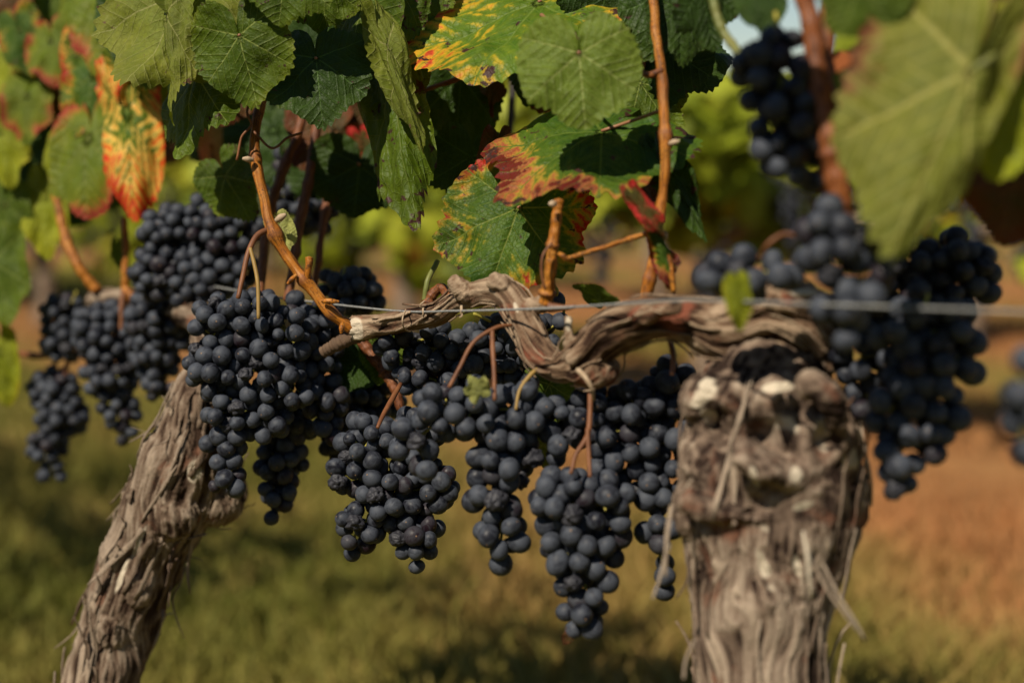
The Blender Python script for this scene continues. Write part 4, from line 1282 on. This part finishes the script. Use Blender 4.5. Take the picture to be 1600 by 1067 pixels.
def leaf_mesh(seed, lob=0.4, fl=0.0, fr=0.0, droop=0.15, wave=0.05, bul=0.012, hires=True, wl=1.0, wr=1.0, curl=0.0):
    rg = np.random.default_rng(5000 + seed)
    na, nr = (300, 30) if hires else (160, 14)
    th = np.linspace(-math.pi, math.pi, na, endpoint=True)
    for v in VEINS:
        th[np.argmin(np.abs(th - v))] = v
    ro = outline(th, lob, rg, seed)
    u = (np.linspace(0, 1, nr + 1)[1:]) ** 0.9
    TH, UU = np.meshgrid(th, u)
    RO = np.broadcast_to(ro, TH.shape)
    rr = RO * UU
    x, y = np.sin(TH) * rr, np.cos(TH) * rr
    x = np.append(x.ravel(), 0.0); y = np.append(y.ravel(), 0.0)
    edge = np.append(UU.ravel(), 0.0)
    # vein coordinates
    S_ = np.zeros_like(x); T_ = np.full_like(x, 9.0)
    for v in VEINS:
        dx, dy = math.sin(v), math.cos(v)
        s = x * dx + y * dy
        t = np.abs(x * dy - y * dx)
        t = np.where(s < 0, np.hypot(s, t) + 1e-3, t)
        m = t < T_
        T_[m] = t[m]; S_[m] = s[m]
    S_ = np.maximum(S_, 0)
    ph = ((S_ - 0.85 * T_) * 7.5) % 1.0
    dd = np.abs(ph - 0.5)
    z = bul * (1 - (1 - 2 * dd) ** 3) * np.clip(T_ / 0.06, 0, 1) * np.clip((1.05 - edge) * 4, 0.3, 1)
    z += -0.002 * np.exp(-(T_ / 0.03) ** 2)
    tha = np.arctan2(x, y)
    p3 = np.stack([x * 2.0 + seed, y * 2.0, 0 * x], 1)
    z += wave * (np.sin(tha * 4 + seed) * 0.6 + np.sin(tha * 7 + seed * 2.1) * 0.4) * edge ** 2.5
    z += 0.17 * fbm(p3, seed, 2) * np.clip(edge * 1.5, 0, 1) + 0.03 * fbm(p3 * 3.1, seed + 8, 2) * np.clip(edge * 1.5, 0, 1)
    z += 0.012 * vnoise(np.stack([x * 14 + seed, y * 14, 0 * x], 1), seed + 4) * edge
    z -= droop * np.clip(y, -1, 1) ** 2 * np.where(y > 0, 1, 0.6)
    if curl:
        z += curl * edge ** 4
    x = np.where(x > 0, x * wr, x * wl)
    # fold both halves about the midrib with a soft hinge
    out = np.stack([x, y, z], 1)
    for sgn, ang in ((1, fr), (-1, fl)):
        if ang:
            m = (x * sgn) > 0
            a = math.radians(ang)
            xs = np.abs(x[m])
            kf = np.clip(xs / 0.12, 0, 1)
            aa = a * kf
            out[m, 0] = sgn * (xs * np.cos(aa) + z[m] * np.sin(aa))
            out[m, 2] = -xs * np.sin(aa) + z[m] * np.cos(aa)
    idx = np.arange(nr * na).reshape(nr, na)
    q = np.stack([idx[:-1, :-1].ravel(), idx[:-1, 1:].ravel(), idx[1:, 1:].ravel(), idx[1:, :-1].ravel()], 1)
    fs = [tuple(f) for f in q[:, ::-1]] + [(nr * na, idx[0, j + 1], idx[0, j]) for j in range(na - 1)]
    return out, fs, np.stack([S_, T_, edge], 1), np.stack([x, y, 0 * x], 1)

LSEED = [0]
def leaf(kind, j, t, label, n=(0, 0, 1), w=1.0, lob=0.3, fl=0, fr=0, droop=0.15, wave=0.05, pet=None, petmat=None, hires=True, wl=1, wr=1, curl=0, seed=None, cat='leaf', petr=2.6, bul=0.007):
    LSEED[0] += 1
    seed = LSEED[0] if seed is None else seed
    Pj, Pt = P(*j), P(*t)
    Y = Pt - Pj
    L = np.linalg.norm(Y)
    Y = Y / L
    nv = camvec(*n)
    Z = nv - Y * nv.dot(Y)
    Z /= np.linalg.norm(Z)
    X = np.cross(Y, Z)
    v, fs, vn, pl = leaf_mesh(seed, lob, fl, fr, droop, wave, bul, hires, w * wl, w * wr, curl)
    me = mesh_from('vine_leaf', v * L, fs)
    vattr(me, 'vn', vn); vattr(me, 'pl', pl)
    me.materials.append(LM[kind])
    o = bpy.data.objects.new('vine_leaf', me)
    COL.objects.link(o)
    M = Matrix(((X[0], Y[0], Z[0], Pj[0]), (X[1], Y[1], Z[1], Pj[1]), (X[2], Y[2], Z[2], Pj[2]), (0, 0, 0, 1)))
    o.matrix_world = M
    tag(o, label, cat, 'leaves of the front vines')
    if pet:
        pts = catmull([Pj + Z * 0.0005] + [P(*q_) for q_ in pet], 14)
        v, f = tube(pts, np.linspace(petr, petr * 1.15, 14) * j[2] / F, 8)
        me = mesh_from('petiole', v, f)
        me.transform(M.inverted())
        p = bpy.data.objects.new('petiole', me)
        COL.objects.link(p)
        me.materials.append(petmat or M_PET_R)
        p.parent = o
    return o

# --- sharp canopy, left of centre
leaf('olive', (285, -8, 1.10), (199, 137, 1.07), 'light olive leaf with a pale midrib, folded, left of the round toothed leaf', n=(-.35, .2, .9), w=.85, fl=25, fr=-10, droop=.1, wave=.03, lob=.5)
leaf('olive', (262, 25, 1.09), (258, 196, 1.07), 'narrow curled leaf edge with wrinkled grey olive underside, beside the folded olive leaf', n=(-.75, .1, .6), w=.36, fl=40, fr=35, droop=.05, wave=.10, lob=.5)
leaf('green', (305, 115, 1.12), (270, 249, 1.10), 'darker green pointed leaf hanging under the folded olive leaf', n=(-.5, .15, .85), w=.72, fl=12, fr=25, lob=.5)
leaf('green', (374, 56, 1.05), (398, 170, 1.05), 'round toothed green leaf with brown specks, beside the orange cane', n=(-.2, .15, .95), w=.86, wave=.05, lob=.12, droop=.12, pet=[(385, 35, 1.08), (420, 20, 1.13)])
leaf('dark', (494, 92, 1.07), (502, 190, 1.05), 'dark green leaf half in shadow right of the orange cane', n=(0, .45, .9), w=.96, lob=.15, fl=8, fr=8, pet=[(480, 80, 1.10), (462, 60, 1.14)])
leaf('green', (448, -45, 1.04), (432, 34, 1.03), 'small leaf tip dipping in at the top edge above the dark green leaf', n=(0, .3, .9), w=1.15, lob=.3)
leaf('green', (572, -10, 1.09), (538, 108, 1.08), 'folded bright green leaf at the top, left half of a touching pair', n=(-.35, .2, .9), w=.72, lob=.4, fl=10, fr=20, droop=.05)
leaf('spotted', (622, -25, 1.09), (604, 84, 1.08), 'bright green leaf with a browned edge, right half of a touching pair', n=(.2, .2, .9), w=.62, lob=.4, fl=10, fr=10, droop=.05)
leaf('yellow_red', (842, 4, 1.09), (613, 66, 1.09), 'large leaf marbled yellow and red with deep veins at the top middle', n=(-.15, .62, .72), w=.88, lob=.2, wave=.03, droop=.1, fl=-6, fr=6, pet=[(875, -10, 1.11), (900, -40, 1.12)], bul=.016)
leaf('pale_green', (905, 84, .95), (915, 201, .945), 'plain round pale green leaf with an open notch at its stalk', n=(-.1, .1, 1), w=.97, lob=.1, wave=.02, droop=.10, pet=[(897, 66, .965), (872, 44, 1.0), (846, 24, 1.04)], petr=3.2)
leaf('red_edge', (940, 206, 1.02), (762, 280, .985), 'broad leaf with crimson edge, partly shaded by the round pale green leaf', n=(-.1, .85, .45), w=1.05, lob=.25, wave=.05, droop=.16, fl=8, fr=6, pet=[(985, 190, 1.01), (1035, 172, .97)], bul=.016)
leaf('green_yellow_edge', (810, 325, 1.06), (757, 462, 1.04), 'yellow and red rimmed leaf behind the short cut cane, above the cordon', n=(-.15, .25, .95), w=.98, lob=.15, wave=.05, droop=.12, fl=5, fr=6, pet=[(830, 312, 1.08), (850, 270, 1.1)], bul=.018)
leaf('spotted', (612, 128, 1.10), (652, 362, 1.06), 'long drooping leaf with brown flecks and a thin curled tip', n=(-.35, .15, .9), w=.46, lob=.35, fl=22, fr=30, droop=.03, wave=.06, wl=.55, bul=.004)
leaf('spotted', (628, 88, 1.115), (588, 182, 1.10), 'dark flecked leaf piece with a brown hole just above the long drooping leaf', n=(-.2, .4, .9), w=.62, lob=.4, fl=10, fr=10)
leaf('olive', (606, 72, 1.06), (668, 236, 1.05), 'folded strip of pale olive leaf underside along the long drooping leaf', n=(.55, .1, .8), w=.26, lob=.3, fl=15, fr=60, wave=.04)
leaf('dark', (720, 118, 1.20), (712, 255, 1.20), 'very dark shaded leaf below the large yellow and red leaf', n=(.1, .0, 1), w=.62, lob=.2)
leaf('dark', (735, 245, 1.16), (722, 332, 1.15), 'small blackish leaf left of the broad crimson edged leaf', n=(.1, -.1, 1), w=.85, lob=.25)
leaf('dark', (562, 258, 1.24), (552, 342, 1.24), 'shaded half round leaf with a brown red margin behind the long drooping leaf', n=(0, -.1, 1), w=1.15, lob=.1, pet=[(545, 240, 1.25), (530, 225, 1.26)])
leaf('green', (352, 275, 1.22), (385, 344, 1.21), 'small shaded green leaf left of the bend in the orange cane', n=(-.3, 0, .9), w=.78, lob=.2)
leaf('rose', (352, 205, 1.42), (338, 280, 1.41), 'small rose coloured leaf in the gap below the dark pointed leaf', n=(0, .2, 1), w=.6, lob=.1, hires=False)
leaf('brown', (355, 130, 1.25), (348, 196, 1.24), 'brown withered leaf in shade below the round toothed leaf', n=(0, .1, 1), w=.95, lob=.2, wave=.12)
leaf('brown', (545, 185, 1.33), (560, 245, 1.33), 'dull red leaf deep in the shade below the dark green leaf', n=(0, .1, 1), w=.9, lob=.2, hires=False)
leaf('pale_dry', (436, 352, 1.118), (452, 394, 1.112), 'small dry pale leaf scrap caught behind the bend of the orange cane', n=(.2, .3, .9), w=.6, lob=.3, wave=.1, seed=77)
leaf('crimson', (1000, 316, .93), (1044, 374, .93), 'bright crimson leaf tip beside the upright orange cane', n=(-.2, .3, .9), w=.34, lob=.4, fl=20, fr=20)
leaf('red_edge', (1032, 372, .94), (1066, 466, .94), 'hanging folded leaf strip of red and dull green right of the upright cane', n=(.5, .1, .8), w=.30, lob=.5, fl=35, fr=30, wave=.16)
leaf('dark', (1042, 262, .99), (1098, 376, .97), 'curled dark blue green leaf behind the upright orange cane', n=(-.5, .3, .6), w=.30, lob=.4, fl=40, fr=20, wave=.12)
leaf('brown', (985, 270, 1.04), (1035, 345, 1.03), 'dark red folded leaf under the broad crimson edged leaf', n=(-.4, .1, .8), w=.40, lob=.3, fl=30, fr=20)
leaf('pale_green', (940, 470, .99), (926, 440, .975), 'small green leaf standing behind the wire', n=(-.45, .45, .8), w=1.15, lob=.5, seed=91, droop=-.05)
leaf('yellow_green', (1152, 455, .80), (1158, 518, .80), 'small bright yellow leaf hanging across the wire on the cordon', n=(.1, .2, .9), w=.42, lob=.1, hires=False)
leaf('dark', (1185, -20, .84), (1196, 55, .83), 'dark blue green leaf above the upper right grape cluster', n=(-.2, .1, .9), w=.62, lob=.2, hires=False)
leaf('dark', (565, 566, 1.175), (535, 607, 1.17), 'shaded toothed leaf lying between clusters below the cordon end', n=(-.1, .6, .7), w=1.15, lob=.3)
leaf('green', (600, 545, 1.16), (592, 600, 1.15), 'small shaded leaf beside the brown shoot under the cordon', n=(.1, .5, .8), w=.8, lob=.3)
leaf('green', (858, 600, 1.04), (880, 665, 1.03), 'green leaf showing behind the right shoulder of the middle cluster', n=(.2, .2, .9), w=.7, lob=.2)
leaf('olive', (850, 690, 1.03), (862, 735, 1.02), 'small yellowish leaf between the middle cluster and the lowest cluster', n=(0, .2, .9), w=.8, lob=.5)
leaf('pale_dry', (748, 612, .95), (735, 588, .945), 'tiny cream dried leaf at the top of the middle cluster', n=(-.1, .5, .8), w=.9, lob=.9, wave=.15)
leaf('brown', (890, 990, .965), (880, 1008, .965), 'tiny withered red brown scrap at the tip of the lowest cluster', n=(0, .2, .9), w=.6, lob=.6, wave=.2, hires=False)
leaf('dark', (1055, -20, 1.02), (1012, 85, 1.01), 'dark leaf in shade left of the upright cane top', n=(-.2, .2, .9), w=.8, lob=.3)
leaf('dark', (1060, 15, 1.0), (1068, 100, .99), 'dark leaf in shade right of the upright cane top', n=(.2, .2, .9), w=.75, lob=.3)
leaf('dark', (1095, -25, .95), (1118, 78, .95), 'dark ragged leaf with a toothed edge against the white sky', n=(-.1, .3, .9), w=.62, lob=.6)
leaf('dark', (950, -30, 1.06), (935, 52, 1.06), 'shaded leaf behind the top of the round pale green leaf', n=(.1, .3, .9), w=1.1, lob=.2)
leaf('green', (880, -20, 1.1), (868, 60, 1.1), 'shaded leaf between the yellow red leaf and the round pale green leaf', n=(.1, .2, .9), w=.9, lob=.3)
leaf('green', (1000, 130, 1.05), (1055, 205, 1.04), 'shaded leaf behind the upright orange cane, below the dark tops', n=(.2, .1, .9), w=.8, lob=.2)
leaf('brown', (770, 110, 1.2), (778, 180, 1.19), 'shrivelled dark leaf hanging below the large yellow and red leaf', n=(.6, .1, .7), w=.4, lob=.6, wave=.2, fl=30, fr=30)
leaf('brown', (775, 225, 1.12), (765, 285, 1.11), 'curled brown red leaf tip left of the broad crimson edged leaf', n=(.3, .1, .9), w=.5, lob=.5, wave=.2)
# --- large blurred leaves on the right
leaf('big_olive', (1518, 112, .72), (1388, 402, .70), 'very large blurred leaf underside with pale veins, upper right', n=(-.3, .1, 1), w=.58, lob=.1, wave=.03, droop=.08, wr=1.15, wl=.42, fl=6, fr=4, pet=[(1550, 90, .72), (1590, 60, .76)], petr=6, petmat=M_PET_G)
leaf('brown', (1575, 15, .74), (1548, 125, .74), 'dark reddish blurred leaf at the upper right edge', n=(-.1, .0, 1), w=.95, lob=.1, hires=False)
leaf('yellow_green', (1612, 92, .73), (1562, 275, .72), 'bright yellow green blurred leaf at the right edge', n=(-.1, .1, 1), w=.52, lob=.1, hires=False)
leaf('brown', (1600, 230, .80), (1570, 385, .80), 'dark blurred leaf below the bright yellow green one', n=(-.1, -.2, 1), w=.8, lob=.2, hires=False)
leaf('green', (1345, -30, .74), (1400, 60, .74), 'blurred green leaf top at the upper edge above the very large leaf', n=(-.2, .2, 1), w=.9, lob=.2, hires=False)
# --- blurred leaves on the left
B = dict(hires=False)
leaf('orange', (198, 172, 1.36), (207, 347, 1.34), 'orange red leaf with green veins hanging point down', n=(-.15, .1, 1), w=.38, lob=.1, fl=15, fr=18, **B)
leaf('pinkish', (138, 215, 1.40), (126, 338, 1.38), 'blurred light green leaf with a yellow tinge left of the orange red leaf', n=(-.2, .1, 1), w=.62, lob=.3, **B)
leaf('green_yellow_edge', (148, 115, 1.42), (118, 215, 1.40), 'blurred green leaf with an orange red margin above the yellow tinged leaf', n=(-.2, .1, 1), w=.62, lob=.3, **B)
leaf('pinkish', (165, -5, 1.40), (150, 118, 1.38), 'blurred green leaf with pink edge at the upper left', n=(-.2, .1, 1), w=.5, lob=.2, **B)
leaf('orange', (185, 50, 1.36), (172, 158, 1.35), 'narrow orange brown leaf beside the folded olive leaf', n=(-.5, .1, .8), w=.26, lob=.3, **B)
leaf('pinkish', (110, -10, 1.46), (96, 80, 1.45), 'narrow blurred red edged leaf near the upper left corner', n=(-.5, .1, .8), w=.42, lob=.3, **B)
leaf('pinkish', (78, 62, 1.46), (80, 133, 1.44), 'small blurred green leaf with a pink tip', n=(-.1, .2, 1), w=.62, lob=.05, **B)
leaf('brown', (15, -20, 1.5), (14, 92, 1.5), 'dark red brown blurred leaf in the upper left corner', n=(-.1, .1, 1), w=.45, lob=.2, **B)
leaf('yellow_green', (25, 110, 1.5), (12, 198, 1.49), 'yellow green blurred leaf at the left edge', n=(-.2, .2, 1), w=.62, lob=.3, **B)
leaf('pinkish', (42, 148, 1.47), (36, 225, 1.46), 'mid green blurred leaf beside the yellow green one', n=(-.2, .2, 1), w=.7, lob=.3, **B)
leaf('yellow_green', (0, 205, 1.5), (12, 292, 1.49), 'light green blurred leaf on the left edge below the yellow green one', n=(-.2, .2, 1), w=.55, lob=.3, **B)
leaf('yellow_green', (72, 305, 1.52), (66, 402, 1.5), 'pale yellowish leaf with light behind it beside the blurred orange cane', n=(-.1, .1, 1), w=.48, lob=.2, **B)
leaf('green', (-10, 410, 1.48), (12, 508, 1.46), 'mid green leaf cut by the left edge above the brown shoot', n=(-.1, .2, 1), w=.62, lob=.2, **B)
leaf('yellow_green', (0, 548, 1.5), (6, 637, 1.5), 'yellow leaf cut by the left edge below the brown shoot', n=(-.1, .2, 1), w=.42, lob=.1, **B)
leaf('green', (186, 388, 1.44), (187, 422, 1.44), 'tiny green leaf on the short blurred cane', n=(-.1, .2, 1), w=.5, lob=.1, **B)
leaf('dark', (60, 215, 1.56), (55, 300, 1.56), 'dark blurred leaf in shade between left edge and yellow tinged leaf', n=(-.1, .1, 1), w=.8, lob=.2, **B)
leaf('dark', (105, 320, 1.6), (35, 330, 1.6), 'dark shaded blurred leaf above the pale yellowish leaf', n=(-.1, .1, 1), w=.7, lob=.2, **B)
leaf('green', (65, -20, 1.52), (58, 60, 1.52), 'mid green blurred leaf near the upper left corner', n=(-.1, .2, 1), w=.7, lob=.2, **B)
leaf('dark', (215, -20, 1.3), (205, 120, 1.3), 'dark leaf in shade behind the folded olive leaf', n=(-.1, .1, 1), w=.6, lob=.2, **B)
leaf('crimson', (205, 140, 1.40), (240, 180, 1.40), 'small red leaf just above the orange red leaf', n=(-.1, .3, 1), w=.6, lob=.4, **B)

leaf('dark', (40, 262, 1.55), (28, 352, 1.54), 'dark green blurred leaf filling the gap left of the blurred orange cane', n=(-.2, .1, 1), w=.9, lob=.2, **B)
leaf('green', (8, 318, 1.52), (15, 395, 1.52), 'green blurred leaf at the left edge, just above the one cut by the edge', n=(-.3, .1, 1), w=.8, lob=.3, **B)
leaf('brown', (100, 110, 1.5), (70, 185, 1.5), 'dull red brown blurred leaf under the one with the pink tip', n=(-.1, .1, 1), w=.7, lob=.3, **B)
leaf('orange', (122, 60, 1.44), (108, 130, 1.43), 'small blurred orange leaf between the pink tipped and pink edged leaves', n=(-.3, .2, 1), w=.5, lob=.4, **B)
leaf('green_yellow_edge', (30, 45, 1.47), (52, 118, 1.46), 'blurred green leaf with yellow margin close to the upper left corner', n=(-.2, .2, 1), w=.6, lob=.3, **B)
leaf('green', (215, 30, 1.33), (228, 140, 1.32), 'green leaf half hidden behind the folded olive leaf', n=(-.3, .2, 1), w=.6, lob=.4, **B)
leaf('yellow_green', (105, 225, 1.46), (80, 290, 1.45), 'small yellow green blurred leaf left of the orange red leaf, half covered', n=(-.3, .2, 1), w=.6, lob=.4, **B)
leaf('pinkish', (235, 150, 1.40), (232, 225, 1.40), 'pink edged leaf tucked behind the right side of the orange red leaf', n=(.1, .2, 1), w=.5, lob=.3, **B)
leaf('green', (660, -30, 1.12), (655, 40, 1.11), 'green leaf at the top edge left of the yellow and red marbled leaf', n=(-.1, .3, 1), w=.9, lob=.4)
leaf('green', (500, -30, 1.08), (512, 60, 1.08), 'toothed green leaf at the top edge between the small tip and the touching pair', n=(-.1, .3, .9), w=.8, lob=.4)
leaf('crimson', (565, 220, 1.30), (578, 268, 1.30), 'small wine red leaf glowing in the shade right of the red brown canes', n=(-.1, .2, 1), w=.6, lob=.3, **B)

# shaded leaves inside the canopy: five shapes, copied
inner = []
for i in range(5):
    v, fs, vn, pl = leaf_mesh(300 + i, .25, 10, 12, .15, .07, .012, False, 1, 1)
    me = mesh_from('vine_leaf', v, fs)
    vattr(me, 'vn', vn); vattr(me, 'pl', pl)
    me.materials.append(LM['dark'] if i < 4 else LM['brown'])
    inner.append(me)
rg = np.random.default_rng(31)
spots = []
for i in range(46):
    x = 225 + 480 * rg.random()
    y = -10 + 250 * rg.random() * (1 if x < 560 else .7)
    spots.append((x, y))
for i in range(16):
    spots.append((860 + 230 * rg.random(), -20 + 110 * rg.random()))
for i in range(14):
    spots.append((-10 + 200 * rg.random(), -10 + 320 * rg.random()))
for i, (x, y) in enumerate(spots):
    o = bpy.data.objects.new('vine_leaf', inner[i % 5])
    COL.objects.link(o)
    d = rowd(x) * (1.12 + 0.16 * rg.random())
    nv = camvec(rg.normal() * .4 - .1, rg.normal() * .3 + .1, 1)
    ax = camvec(rg.normal() * .5, -1, rg.normal() * .3)
    ax = ax - nv * ax.dot(nv); ax /= np.linalg.norm(ax)
    X = np.cross(ax, nv)
    s = 0.045 + 0.02 * rg.random()
    p = P(x, y, d)
    o.matrix_world = Matrix(((X[0] * s, ax[0] * s, nv[0] * s, p[0]), (X[1] * s, ax[1] * s, nv[1] * s, p[1]), (X[2] * s, ax[2] * s, nv[2] * s, p[2]), (0, 0, 0, 1)))
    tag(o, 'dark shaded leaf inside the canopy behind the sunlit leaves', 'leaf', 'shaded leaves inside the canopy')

# the rest of the canopy above the picture, which shades the inside of the row
n = 260
u = (rg.random(n) - 0.5) * 2.6
wv = 0.05 + 0.16 * rg.random(n)
zz = 0.95 + 0.11 * rg.random(n)
c0 = np.array([0.0, 1.03, 0])
pos = c0 + U * u[:, None] + Wd * wv[:, None]
pos[:, 2] = zz
# keep it off the picture itself
rel = pos - C0
py = 533.5 - F * (rel @ UP) / (rel @ FWD)
pos = pos[(py < -110) & ((rel @ FWD) > .62)]
n = 520
u = -(1.3 + 2.4 * rg.random(n))
p2 = c0 + U * u[:, None] + Wd * (0.12 * rg.normal(size=n))[:, None]
p2[:, 2] = 0.58 + 0.6 * rg.random(n)
rel = p2 - C0
px = 800 + F * (rel @ RT) / (rel @ FWD)
pos = np.vstack([pos, p2[px < -130]])
tw = -np.array(SUN_TRAVEL)  # unseen leaves added along the sun's path to shade two grape clusters
for (sx, sy, sd_, rad_, s0, s1, cnt) in ((1480, 420, .9, .022, .13, .17, 9), (1225, 150, .80, .020, .30, .36, 3)):
    q = P(sx, sy, sd_) + tw * (s0 + (s1 - s0) * rg.random(cnt))[:, None] + rg.normal(size=(cnt, 3)) * rad_ * .7
    rel = q - C0
    py = 533.5 - F * (rel @ UP) / (rel @ FWD)
    px = 800 + F * (rel @ RT) / (rel @ FWD)
    pos = np.vstack([pos, q[(py < -120) | ((px > 1370) & (px < 1450) & (py < 260))]])
V, Fc, kk = leaf_cloud(pos, 0.04 + 0.02 * rg.random(len(pos)), seed=9)
me = mesh_from('vine_canopy_and_shade', V, Fc)
fattr(me, 'tone', np.repeat(rg.random(len(pos)), kk))
o = link('vine_canopy_and_shade', me, M_CANOPY)
tag(o, 'dense mass of vine leaves continuing above the front row, with unseen leaves added for shade', 'foliage', kind='stuff')

# unseen row added behind the viewer to close off the low sky there
n = 5200
u = (rg.random(n) - 0.5) * 9.0
pos = np.array([0.0, -2.55, 0]) + U * u[:, None] + Wd * (0.14 * rg.normal(size=n))[:, None]
pos[:, 2] = 0.45 + 1.05 * rg.random(n)
V, Fc, kk = leaf_cloud(pos, 0.06 + 0.035 * rg.random(n), seed=19)
me = mesh_from('added_vine_row', V, Fc)
fattr(me, 'tone', np.repeat(rg.random(n), kk))
o = link('added_vine_row', me, M_CANOPY)
tag(o, 'unseen leafy mass added behind the viewer to block low sky', 'foliage', kind='stuff')
